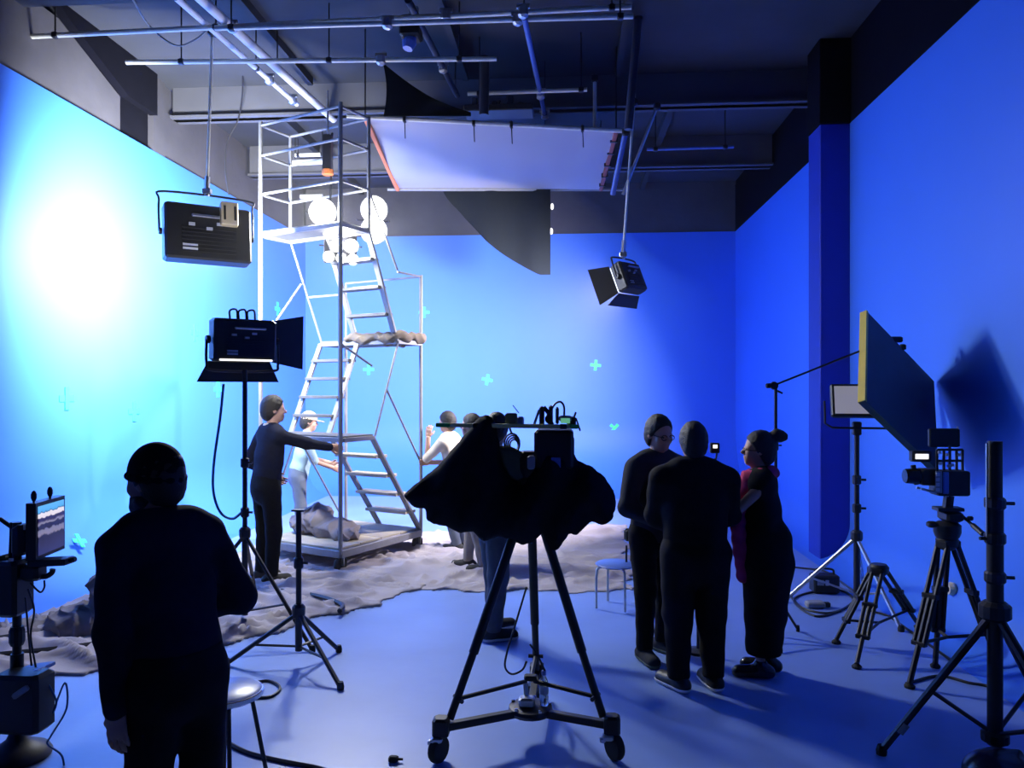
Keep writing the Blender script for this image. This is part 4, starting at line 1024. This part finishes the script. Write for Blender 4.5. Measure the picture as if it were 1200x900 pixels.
for fpt in (fl, fr, fb):
    blk = fpt + Vector((0, 0, .185)); inn = (cen - fpt); inn.z = 0; inn.normalize(); top = blk + Vector((0, 0, .06))
    foot = blk + inn * .05
    MB().bar(blk + Vector((0, 0, -.005)), cen + Vector((0, 0, .160)) - inn * .08, .045, .04).build('spreader_arm', 'black', r)
    MB().box(blk, (.085, .085, .10), .012).build('caster_block', 'black', r)
    lg = MB().tube([foot + Vector((0, 0, .03)), foot.lerp(apx, .3)], .021, 10).tube([foot.lerp(apx, .28), apx - Vector((0, 0, .03))], .026, 10).build('leg', 'black', r, smooth=True)
    m1 = foot.lerp(apx, .10); MB().tube([m1, Vector((cen.x, cen.y, m1.z + .015)).lerp(m1, .06)], .012, 8).build('mid_spreader', 'black', r)
    MB().tube([m1 - inn.cross(Vector((0, 0, 1))) * .045, m1 + inn.cross(Vector((0, 0, 1))) * .045], .012, 8).build('leg_bolt', 'dark_metal', lg)
    wh = MB().lathe([(.02, -.02), (.064, -.022), (.07, -.01), (.07, .01), (.064, .022), (.02, .02)], fpt + Vector((0, 0, .071)) - inn * .015, inn.cross(Vector((0, 0, 1))).lerp(Vector((1, 0, 0)), .5), 18).build('caster_wheel', 'rubber', r, smooth=True)
    MB().box(fpt + Vector((-.02, -.02, .128)), (.06, .06, .03), .008).box(fpt + Vector((-.05, -.03, .115)), (.03, .03, .025), .005).build('caster_brake', 'steel', wh)
MB().box((cen.x, cen.y, .34), (.07, .05, .03), .006).build('spreader_joint', 'black', r)
# bottle on the hub
bp = cen + Vector((.075, -.015, .196))
r = thing('water_bottle', 'clear plastic water bottle standing on the tripod spreader hub', 'bottle', bp)
MB().lathe([(.022, 0), (.026, .006), (.026, .05), (.024, .06), (.026, .07), (.026, .12), (.018, .145), (.011, .16), (.011, .168)], bp, n=14).build('bottle_body', 'bottle_water', r, smooth=True)
MB().lathe([(.013, .166), (.013, .19), (.010, .192)], bp, n=12).build('bottle_cap', 'seat_blue', r)
MB().lathe([(.0265, .065), (.0268, .07), (.0268, .105), (.0265, .11)], bp, n=14).build('bottle_label', 'sticker', r)
# camera rig on top
C = lambda px, py, dy=0.0: atY(px, py, CY + dy)
r = thing('video_camera', 'rigged cine camera with cables beneath the black cover', 'camera', (cen.x, cen.y, 1.47))
def cbox(p0, p1, dp, name, m, par, dy=0, bev=.008):
    a, c = C(*p0, dy), C(*p1, dy); return MB().box((a + c) / 2, (abs(c.x - a.x), dp, abs(c.z - a.z)), bev).build(name, m, par)
MB().lathe([(.07, 1.46), (.08, 1.5), (.08, 1.56), (.05, 1.6)], (cen.x, cen.y, 0), n=16).build('fluid_head', 'black', r)
cbox((627, 503), (672, 548), .24, 'camera_body', 'black', r, .0, .015)
cbox((592, 484), (606, 501), .05, 'transmitter', 'olive', r, -.02); cbox((606, 488), (614, 499), .03, 'receiver', 'seat_blue', r, .01)
cbox((632, 476), (638, 499), .04, 'bracket', 'black', r); cbox((643, 475), (648, 499), .04, 'bracket', 'black', r, .02); cbox((651, 477), (655, 497), .03, 'bracket', 'black', r, .04)
MB().tube(curve_pts([C(637, 477), C(643, 485), C(641, 492), C(648, 498)], 6), .012, 8).build('handle', 'black', r, smooth=True)
MB().tube([C(626, 497), C(632, 480)], .008, 6).build('arm', 'seat_blue', r)
cbox((655, 487), (670, 494), .06, 'wireless_box', 'grey', r, -.02); cbox((657, 490), (668, 496), .03, 'led_strip', 'led_green', r, -.04, .002)
cbox((664, 488), (675, 500), .08, 'battery', 'black', r)
MB().tube([C(675, 490), C(680, 505)], .005, 6).build('antenna', 'black', r); MB().tube([C(601, 475), C(608, 484)], .003, 5).build('antenna', 'black', r); MB().tube([C(673, 488), C(675, 483)], .006, 5).build('antenna', 'black', r)
MB().tube(curve_pts([C(645, 482), C(651, 473), C(657, 471), C(661, 477), C(661, 490)], 6), .006, 6).build('cable_arc', 'cable', r)
for k in range(4):
    cx, cy, ra = 600 + k * .8, 520 + k * .6, 12 - k * 1.8
    MB().tube([C(cx + ra * .75 * math.cos(t), cy + ra * math.sin(t), -.03 + .012 * k) for t in [2 * PI * i / 20 for i in range(21)]], .005, 6).build('cable_coil', 'cable', r)
MB().tube([C(596, 498, -.01), C(600, 509, -.03)], .006, 6).build('coil_hook', 'dark_metal', r)
cbox((618, 534), (627, 550), .05, 'bottle_holder', 'grey', r, -.14); cbox((646, 536), (657, 556), .02, 'screen_flap', 'seat_blue', r, -.14, .002)
cbox((663, 512), (673, 535), .1, 'side_box', 'black', r)
# batten across the top
a, c = C(511, 498, -.08), C(678, 500, -.08)
r = thing('batten', 'thin yellow batten with green taped ends lying across the camera rig', 'batten', a.lerp(c, .5))
MB().bar(a.lerp(c, .10), a.lerp(c, .94), .03, .022).build('stick', 'batten', r); MB().bar(a, a.lerp(c, .10), .031, .023).build('taped_end', 'green_tape', r); MB().bar(a.lerp(c, .94), c, .031, .023).build('taped_end', 'green_tape', r)
for t in (.26, .87): MB().bar(a.lerp(c, t), a.lerp(c, t + .05), .034, .027).build('tape_wrap', 'black', r)
# black cover draped over the rig
ol = [(475, 579), (487, 592), (501, 594), (502, 607), (508, 612), (525, 616), (539, 622), (556, 620), (567, 632), (586, 626), (612, 637), (623, 634), (636, 621), (647, 644), (654, 641), (668, 622), (675, 626), (693, 609), (707, 613), (717, 606),
      (721, 588), (718, 575), (708, 559), (693, 547), (676, 540), (668, 523), (655, 530), (640, 528), (628, 545), (612, 566), (600, 560), (590, 543), (584, 515), (580, 494), (572, 487), (562, 489), (553, 501), (537, 520), (516, 545), (495, 562)]
wp = [C(px, py) for px, py in ol]
r = thing('camera_cover', 'black cloth camera cover hanging in two wide wings over the tripod', 'cover', (cen.x, CY, atY(620, 640, CY).z))
puffy('cloth', [(p.x, p.z) for p in wp], CY - .03, .13, .16, 'black_cloth', r, h=.0125, fold=.022)
puffy('inner_flap', [(p.x, p.z) for p in [C(583, 522), C(600, 524), C(624, 536), (C(625, 556)), C(612, 568), C(598, 560), C(588, 545)]], CY - .02, .04, .05, 'olive', r, h=.012, fold=.01)

# ================================================================== monitor stand at the left
MY = 3.85; Mq = lambda px, py, dy=0.0: atY(px, py, MY + dy)
c0 = Mq(20, 700)
r = thing('monitor_stand', 'black rolling stand with round foot and battery box for the small monitor', 'stand', (c0.x, c0.y, 0))
zT = Mq(20, 612).z
MB().tube([(c0.x, c0.y, .05), (c0.x, c0.y, .55)], .032, 12).tube([(c0.x, c0.y, .5), (c0.x, c0.y, zT)], .022, 12).build('pole', 'black', r, smooth=True)
MB().lathe([(.16, 0), (.165, .015), (.15, .04), (.09, .07), (.05, .10), (.035, .14)], (c0.x, c0.y, .002), n=28).build('base', 'black', r, smooth=True)
MB().lathe([(.03, -.05), (.038, -.03), (.038, .03), (.03, .05)], (c0.x, c0.y, Mq(20, 745).z), n=12).build('lock_collar', 'black', r)
a, c = Mq(1, 786, -.08), Mq(55, 856, -.08)
bx = MB().box((a + c) / 2, (c.x - a.x, .16, a.z - c.z), .02).build('battery_box', 'black', r)
MB().box(((a + c) / 2).to_3d() + Vector((.05, -.09, .08)), (.09, .03, .03), .006, Matrix.Rotation(-.6, 3, 'Y')).build('plug', 'grey', bx)
a, c = Mq(24, 780), Mq(55, 790); MB().box((a + c) / 2 + Vector((0, 0, .005)), (.15, .14, .02), .004, Matrix.Rotation(-.15, 3, 'Y')).build('tray', 'seat_blue', r)
a = Mq(18, 640); 
for px0, py0, px1, py1, dp in ((4, 655, 30, 720, .16), (20, 614, 34, 650, .12), (0, 650, 12, 690, .10), (28, 660, 50, 680, .10)):
    p, q = Mq(px0, py0), Mq(px1, py1); MB().box((p + q) / 2, (q.x - p.x, dp, p.z - q.z), .018).build('equipment_box', 'black', r)
MB().tube([Mq(0, 608), Mq(14, 618)], .011, 8).tube([Mq(14, 612), Mq(12, 660)], .010, 8).build('bracket_arm', 'black', r)
MB().tube(curve_pts([Mq(30, 672), Mq(50, 676), Mq(60, 672), Mq(62, 667)], 5), .014, 8).build('arm', 'black', r, smooth=True)
a, c = Mq(38, 659), Mq(82, 657); MB().bar(a, c, .09, .035).build('shelf', 'black', r); MB().tube([c, c + Vector((.03, 0, .01))], .014, 8).build('shelf_knob', 'black', r)
MB().box(Mq(13, 656, -.1), (.02, .01, .015)).build('indicator', 'sticker', r); MB().box(Mq(29, 618, -.07), (.008, .01, .025)).build('indicator', 'sticker', r)
# monitor standing on the shelf, turned to the right
n0, n1 = atY(42, 590, 3.78), atY(42, 668, 3.78); f0, f1_ = atY(76, 581, 4.08), atY(70, 655, 4.08)
z0, z1 = Mq(40, 656).z + .012, n0.z
pn = Vector((n0.x, 3.78, 0)); pf = Vector((f0.x, 4.08, 0)); e = (pf - pn); ln = e.length; e.normalize(); nm = Vector((e.y, -e.x, 0))
r = thing('monitor', 'small monitor showing grey stripes below blue, standing on the left stand', 'monitor', (pn.x, pn.y, z0))
up = Vector((0, 0, z1 - z0))
MB().prism([pn + Vector((0, 0, z0)) - nm * .05, pf + Vector((0, 0, z0)) - nm * .05, pf + Vector((0, 0, z0)), pn + Vector((0, 0, z0))], up).build('housing', 'black', r)
i0, i1 = pn + e * .018, pf - e * .018
MB().prism([i0 + Vector((0, 0, z0 + .02)) + nm * .001, i1 + Vector((0, 0, z0 + .02)) + nm * .001, i1 + Vector((0, 0, z1 - .02)) + nm * .001, i0 + Vector((0, 0, z1 - .02)) + nm * .001], nm * .003).build('display', 'picture', r)
for p in (pn + e * .02, pf - e * .12): MB().ball(p + Vector((0, 0, z1 + .035)) - nm * .02, (.016, .012, .03), 10).tube([p + Vector((0, 0, z1 - .01)) - nm * .02, p + Vector((0, 0, z1 + .03)) - nm * .02], .006, 6).build('antenna', 'black', r)

# stool beside the man in the beanie
sp = atZ(266, 808, .48); r = thing('stool', 'low round stool with blue seat and chrome rim behind the beanie wearer', 'stool', (sp.x, sp.y, 0))
MB().lathe([(.02, .44), (.15, .44), (.165, .455), (.165, .475), (.15, .485), (.02, .488)], (sp.x, sp.y, 0), n=28).build('seat', 'seat_blue', r, smooth=True)
MB().lathe([(.166, .448), (.172, .452), (.172, .472), (.166, .476)], (sp.x, sp.y, 0), n=28).build('rim', 'chrome', r)
for k in range(4):
    a = k * PI / 2 + .5; MB().tube([(sp.x + .11 * math.cos(a), sp.y + .11 * math.sin(a), .45), (sp.x + .19 * math.cos(a), sp.y + .19 * math.sin(a), .01)], .011, 8).build('leg', 'dark_metal', r)
# chair behind the three people
ch = atZ(722, 712); r = thing('chair', 'blue round-seat tube chair behind the person with glasses', 'chair', (ch.x, ch.y, 0))
sz = atY(722, 661, ch.y).z
MB().lathe([(.02, -.012), (.17, -.012), (.185, 0), (.17, .012), (.02, .014)], (ch.x, ch.y, sz), n=28).build('seat', 'seat_blue', r, smooth=True)
for k in range(4):
    a = k * PI / 2 + .35; p = Vector((ch.x, ch.y, 0)); o_ = Vector((math.cos(a), math.sin(a), 0))
    MB().tube(curve_pts([p + o_ * .05 + Vector((0, 0, sz - .02)), p + o_ * .15 + Vector((0, 0, sz - .02)), p + o_ * .185 + Vector((0, 0, sz - .07)), p + o_ * .19 + Vector((0, 0, .01))], 5), .011, 8).build('leg', 'steel', r, smooth=True)
bx_ = atY(737, 700, ch.y).x
for q in (-.02, .025): MB().tube([(bx_ + q, ch.y + .05 + q, sz), (bx_ + q, ch.y + .05 + q, atY(740, 640, ch.y).z)], .009, 8).build('back_post', 'dark_metal', r)
MB().box((bx_ + .03, ch.y + .05, atY(740, 628, ch.y).z), (.14, .06, .11), .02).build('backrest', 'black', r)
# small monitor on a slim stand beyond the man with his back turned
ms = atY(838, 540, 5.75); r = thing('field_monitor', 'small lit field monitor on a slim stand behind the long black jacket', 'monitor', (ms.x, ms.y, 0))
S = lambda px, py, dy=0.0: atY(px, py, 5.75 + dy)
MB().tube([(S(818, 0).x, 5.75, .03), (S(818, 0).x, 5.75, S(0, 548).z)], .011, 8).build('pole', 'dark_metal', r)
MB().lathe([(.09, 0), (.09, .02), (.03, .03)], (S(818, 0).x, 5.75, .001), n=20).build('base', 'black', r)
a, c = S(832, 519), S(843, 531); MB().box((a + c) / 2, (c.x - a.x, .04, a.z - c.z), .006).build('housing', 'black', r)
a, c = S(835, 521), S(840, 525); MB().box((a + c) / 2 + Vector((0, -.022, 0)), (c.x - a.x, .004, a.z - c.z)).build('display', 'led_white', r)
MB().tube([S(840, 531), S(839, 538), S(818, 546)], .008, 6).build('arm', 'dark_metal', r)
MB().box(S(833, 546), (.07, .05, .03), .006).build('battery_plate', 'dark_metal', r)
# wall socket with a bright lamp plug on the right wall
wq = atX(1118, 690, XR - .02); r = thing('wall_socket', 'beige round wall socket low on the right blue wall', 'socket', wq)
MB().lathe([(.05, 0), (.055, .02), (.045, .05)], wq, (-1, 0, 0), 14).build('plate', 'beige', r); MB().lathe([(.025, .05), (.02, .07)], wq, (-1, 0, 0), 10).build('plug', 'dark_metal', r)
# power box on the floor near the column
pq = atZ(966, 694); r = thing('power_box', 'small black power distribution box among cables by the column', 'power box', (pq.x, pq.y, 0))
MB().box((pq.x, pq.y, .09), (.24, .16, .17), .012).build('case', 'black', r); MB().box((pq.x - .06, pq.y - .085, .11), (.06, .01, .05)).build('socket', 'grey', r); MB().box((pq.x - .0, pq.y - .085, .11), (.03, .01, .05)).build('socket', 'sticker', r)
MB().tube(curve_pts([(pq.x - .09, pq.y, .17), (pq.x - .07, pq.y, .22), (pq.x + .07, pq.y, .22), (pq.x + .09, pq.y, .17)], 5), .01, 6).build('handle', 'black', r)
pq = atZ(955, 712); r = thing('cable_plug', 'grey cable connector lying in front of the power box', 'connector', (pq.x, pq.y, 0)); MB().box((pq.x, pq.y, .03), (.16, .10, .055), .012).build('body', 'grey', r); MB().box((pq.x + .1, pq.y, .03), (.06, .05, .04), .006).build('socket', 'black', r)

# ================================================================== the overhead silk and its pipes
nl, nr = atZ(428, 137, 4.95), atZ(722, 153, 4.95); fl_, fr_ = atZ(466, 222, 4.9), atZ(704, 222, 4.9)
r = thing('overhead_silk', 'large white silk stretched in a frame under the ceiling', 'diffusion frame', (nl + nr + fl_ + fr_) / 4)
def silk(u, v):
    p = nl.lerp(nr, u).lerp(fl_.lerp(fr_, u), v); sag = .10 * math.sin(PI * u) * math.sin(PI * v)
    return p + Vector((0, 0, -sag + .008 * math.sin(u * 40) * (1 - abs(2 * v - 1)) + .02 * math.sin(v * 7 + u * 3)))
MB().sheet(silk, 28, 20, .003).build('silk_cloth', 'silk', r, smooth=True)
MB().tube([nl.lerp(nr, -.07), nl.lerp(nr, 1.045)], .026, 8).build('frame_pipe', 'pipe', r, smooth=True)
MB().tube([fl_.lerp(fr_, -.05), fl_.lerp(fr_, 1.14)], .026, 8).build('frame_pipe', 'galv', r, smooth=True)
MB().bar(nl, fl_, .05, .06).build('frame_side', 'orange', r); MB().bar(nr, fr_, .05, .06).build('frame_side', 'red_brown', r)
for t in (.15, .42, .57, .86):
    p = nl.lerp(nr, t); MB().box(p, (.035, .07, .08), .01).tube([p, p + Vector((.01, -.01, -.22))], .006, 5).build('tie', 'dark_metal', r)
for t in (.12, .3, .5, .7, .88):
    p = nr.lerp(fr_, t); MB().box(p, (.09, .03, .08)).build('tie', 'dark_metal', r)
for t in (.0, 1.0):
    for a, c in ((nl, nr), (fl_, fr_)):
        p = a.lerp(c, t); MB().tube([p, Vector((p.x, p.y, HC))], .009, 6).build('suspension_rod', 'dark_metal', r)

PZ = 5.38
def grid_pipe(label, a, c, rad, m, hang=(.2, .8), clamps=()):
    r = thing('ceiling_pipe', label, 'pipe', (a + c) / 2)
    MB().tube([a, c], rad, 10).build('tube', m, r, smooth=True)
    for t in hang:
        p = a.lerp(c, t); MB().tube([p, Vector((p.x, p.y, HC))], .008, 6).box(p, (.06, .06, .06), .01).build('hanger', 'dark_metal', r)
    for t in clamps:
        p = a.lerp(c, t); MB().box(p, (.09, .09, .11), .02).bar(p + Vector((-.06, 0, .05)), p + Vector((.06, 0, .05)), .03, .04).build('clamp', 'steel', r)
    return r
grid_pipe('longest ceiling pipe running crosswise in front of all others', atZ(32, 43, PZ + .05), atZ(740, 8, PZ + .05), .024, 'pipe', (.05, .33, .97), (.71,))
grid_pipe('crosswise ceiling pipe just behind the longest one', atZ(252, 33, PZ - .05), atZ(742, 19, PZ - .05), .024, 'pipe', (.04, .97), (.73, .42))
grid_pipe('crosswise ceiling pipe from which the upper black flag hangs', atZ(148, 73, PZ - .05), atZ(582, 69, PZ - .05), .024, 'pipe', (.15, .55, .9), (.69,))
grid_pipe('short crosswise ceiling pipe above the white silk', atZ(548, 110, PZ - .1), atZ(688, 105, PZ - .1), .022, 'pipe', (.1, .95))
grid_pipe('short dark ceiling pipe beside the hanging soft light', atZ(758, 175, 5.1), atZ(860, 172, 5.1), .022, 'blue_pipe', (.1, .9))
grid_pipe('thick white ceiling pipe running lengthwise above the stair tower', atZ(228, -8, 5.50), atZ(391, 140, 5.50), .046, 'white_pipe', (.02, .5, .98), (.2,))
grid_pipe('thinner white ceiling pipe running lengthwise with clamps', atZ(200, -8, 5.48), atZ(348, 122, 5.48), .030, 'white_pipe', (.02, .6), (.72, .95))
grid_pipe('blue ceiling pipe running lengthwise over the white silk', atZ(613, 14, 5.30), atZ(639, 137, 5.28), .026, 'blue_pipe', (.03, .96), (.0, .73, .97))
grid_pipe('dark ceiling pipe sloping behind the upper black flag', atZ(478, 0, 5.55), atZ(536, 112, 5.42), .034, 'dark_pipe', (.05, .95), (.66,))
grid_pipe('upper white conduit seen through the cage of the stair tower', atY(346, 182, 11.6), atY(381, 181, 11.6), .03, 'white_pipe', (.1, .9))
grid_pipe('lower white conduit seen through the cage of the stair tower', atY(342, 191, 11.7), atY(382, 189, 11.7), .045, 'white_pipe', (.1, .9))
grid_pipe('white conduit low on the concrete behind the cage of the stairs', atY(342, 231, YB - .12), atY(378, 230, YB - .12), .05, 'white_pipe', ())
# upright drop pipes and the bracket at the middle
def drop(label, a, c, rad, m, name='drop_pipe'):
    r = thing(name, label, 'pipe', c); MB().tube([a, c], rad, 10).build('tube', m, r, smooth=True)
    MB().box(a, (.08, .08, .09), .015).build('clamp', 'dark_metal', r); return r
h_ = atY(743, 120, 9.3)
drop('dark upright drop pipe at the corner of the white silk', Vector((atY(748, 10, 8.3).x, 8.3, HC)), atY(736, 152, 8.3), .045, 'dark_pipe')
r = drop('slim hanger pipe above the small hanging soft light', Vector((h_.x, h_.y, HC)), h_ + Vector((0, 0, -.05)), .02, 'steel')
drop('blue diagonal brace pipe at the corner of the white silk', atY(733, 155, 9.0), atY(718, 228, 9.4), .034, 'blue_pipe')
drop('grey diagonal brace pipe near the small hanging soft light', atY(770, 125, 9.2), atY(730, 228, 9.4), .020, 'steel')
drop('upright pipe carrying the bracket above the white silk', atY(568, 70, 7.95), atY(567, 135, 7.95), .05, 'dark_metal')
drop('thin upright pipe standing above the white silk', atY(697, 92, 9.2), atY(697, 150, 9.2), .022, 'pipe')
# dark boxes riding on the silk frame
a, c = atY(545, 126, 8.4), atY(625, 136, 8.4)
r = thing('rigging_box', 'dark rigging plate and clutter above the front pipe of the silk', 'rigging', (a + c) / 2)
MB().box((a + c) / 2 + Vector((0, 0, .0)), (c.x - a.x, .3, .07), .01).build('plate', 'dark_metal', r)
for px, hh in ((556, .10), (580, .06), (598, .12), (610, .05)): p = atY(px, 126, 8.4); MB().box(p + Vector((0, 0, hh / 2)), (.07, .09, hh), .01).build('block', 'dark_metal', r)
MB().tube([atY(583, 126, 8.35), atY(586, 118, 8.35)], .012, 6).build('lever', 'black', r)
a, c = atY(683, 118, 9.9), atY(728, 112, 9.9)
a, c = atY(470, 22, 7.5), atY(493, 46, 7.5)
r = thing('projector', 'small dark ceiling projector clamped between two pipes', 'projector', (a + c) / 2)
MB().box((a + c) / 2, (c.x - a.x, .22, a.z - c.z), .02).build('housing', 'black', r); MB().lathe([(.06, 0), (.07, .05), (.05, .12)], (a + c) / 2 + Vector((0, -.02, -.1)), (-.2, -.2, -1), 12).build('lens', 'seat_blue', r)
MB().tube([(a + c) / 2 + Vector((0, 0, .1)), Vector((((a + c) / 2).x, 7.5, HC))], .018, 6).build('mount', 'steel', r); MB().box((a + c) / 2 + Vector((.05, 0, .16)), (.05, .05, .12), .01).build('clamp', 'steel', r)

# black flags
def flag(label, fn, nu=14, nv=14):
    p = Vector(fn(.5, .5)); return tag(MB().sheet(fn, nu, nv, .006).build('black_flag', 'flag_cloth', None, p, smooth=True), label, 'flag cloth')
def quad(A, Bq, Cq, Dq, bulge, curve=None):
    def fn(u, v):
        p = A.lerp(Bq, u).lerp(Dq.lerp(Cq, u), v)
        return p + Vector((0, bulge * math.sin(PI * v) + .03 * math.sin(u * 14 + v * 3), 0)) + (curve(u, v) if curve else Vector())
    return fn
YFg = (fl_.y + fr_.y) / 2 + .03
def lower(u, v):
    x0 = 519 + (645 - 519) * u
    top = 222
    bot = 262 + (322 - 262) * min(1, u / .85) ** .62 if u < .85 else 322
    py = top + (bot - top) * v
    # the left edge sweeps inwards
    px = x0 + (1 - u) * 38 * v ** 1.5
    return atY(px, py, YFg + .05 * math.sin(u * 11 + v * 2))
flag('black flag cloth hanging below the rear pipe of the white silk', lower, 22, 16)
YU = 8.05
def upper(u, v):
    top = 74 + (132 - 74) * u ** 1.0 - 9 * math.sin(PI * u) * -.9
    py = top + (136 - top) * v; px = 449 + (552 - 449) * u + 4 * math.sin(v * 3) * (1 - u)
    return atY(px, py, YU + .04 * math.sin(u * 9 + v * 3))
flag('black flag cloth hanging above the front pipe of the white silk', upper, 18, 10)
# small white practical bulbs at the edge of the lower flag
for px, py in ((647, 242), (646, 271)):
    p = atY(px, py, YFg); r = thing('marker_lamp', 'tiny white lamp %s the edge of the lower black flag' % ('high on' if py < 250 else 'halfway down'), 'lamp', p, 'tiny lamps beside the lower flag')
    MB().ball(p, (.025, .025, .05), 10).build('bulb', 'led_white', r); MB().lathe([(.02, 0), (.02, .05)], p + Vector((-.02, 0, 0)), (-1, 0, 0), 8).build('socket', 'black', r)

# ================================================================== cables
def G(px, py):
    p = atZ(px, py, .008); p.x = min(p.x, 2.72); return p
cable('blue power cable hanging from the soft light down to its stand', [atY(262, 450, cB.y), atY(258, 490, cB.y), atY(251, 540, cB.y), atY(250, 575, cB.y), atY(258, 600, cB.y), atY(272, 608, cB.y), atY(284, 600, cB.y)], .011, 'blue_cable')
cable('loose white wire looping below the ceiling at the left', [atZ(150, -10, 5.6), atY(175, 30, 7.4), atY(205, 53, 7.4), atY(228, 47, 7.4), atY(243, 35, 7.35)], .009, 'galv')
cable('thin wire hanging along the concrete wall beside the soft light', [atY(284, 75, 9.4), atY(284, 110, 9.6), atY(279, 140, 9.7), atY(267, 165, 9.7), atY(264, 195, 9.7), atY(268, 228, 9.7)], .010, 'dark_metal')
cable('black cable looping in front of the short empty stand', [G(270, 795), G(290, 800), G(315, 798), G(328, 806), G(318, 816), G(295, 818)], .010)
cable('thick black cable crossing the floor behind the stool', [G(262, 868), G(290, 882), G(330, 892), G(372, 900), G(400, 910)], .013)
cable('thin cable dangling from the covered camera beside the middle leg', [atY(617, 688, CY + .2), atY(603, 735, CY + .1), atY(594, 765, CY), atY(592, 782, CY), atY(600, 790, CY), atY(612, 785, CY), atY(617, 775, CY)], .006)
cable('thin cable falling from the middle leg to the water bottle', [atY(621, 755, CY), atY(630, 768, CY - .02), atY(638, 785, CY - .02), bp + Vector((0, 0, .2))], .006)
for lb, pts in (('black cable snaking away from the power box to the wall', [(923, 664), (960, 668), (1000, 672), (1040, 676), (1068, 700)]), ('black cable coiled loosely in front of the power box', [(920, 690), (940, 712), (975, 718), (1000, 704), (985, 692), (950, 694), (930, 704), (955, 722), (985, 716)]),
                ('black cable lying between the low tripod and the wall', [(1020, 716), (1060, 722), (1110, 724), (1145, 738), (1185, 762)]), ('black cable coil behind the thick upright stand', [(1120, 750), (1150, 742), (1180, 750), (1192, 768), (1170, 778), (1140, 768), (1150, 755), (1190, 760)]),
                ('long black cable running from the tripod to the roller stand', [(1062, 801), (1100, 792), (1135, 800), (1165, 804), (1200, 812)])):
    cable(lb, [G(*p) for p in pts], .010)
for lb, pts, hh in (('dark tube laid across the drop cloth near the monitor stand', [(-30, 752), (40, 742), (100, 734), (160, 726)], .06), ('second dark tube laid across the drop cloth behind the beanie wearer', [(-30, 770), (30, 764), (80, 759), (130, 752)], .06),
                ('dark tube lying on the drop cloth before the wheels of the stairs', [(330, 692), (370, 698), (400, 708), (398, 716)], .07)):
    cable(lb, [atZ(px, py, hh - .015) for px, py in pts], .022)  # dark tubes laid along the dark bands of the drop cloth
for lb, pts in (('black wire hanging from the monitor stand past the battery box', [(30, 700), (33, 740), (37, 780)]), ('black wire drooping from the monitor shelf', [(33, 690), (40, 715), (36, 745), (42, 782)]), ('blue wire curling down from the battery box to the floor', [(56, 800), (66, 822), (62, 835), (76, 800), (78, 830), (60, 862), (56, 872), (72, 885), (76, 905)]), ('thin looped wire under the monitor shelf', [(36, 683), (42, 690), (48, 694), (52, 688), (52, 680)])):
    cable(lb, [Mq(*p, -.06) for p in pts], .005, 'blue_cable' if 'blue' in lb else 'cable')
p = atZ(461, 893); tag(MB().box((p.x, p.y, .016), (.05, .035, .03), .006).lathe([(.008, 0), (.006, .03)], (p.x + .02, p.y, .016), (1, 0, 0), 8).build('connector', 'rubber', None, (p.x, p.y, 0)), 'small black connector lying alone on the bare floor', 'connector')
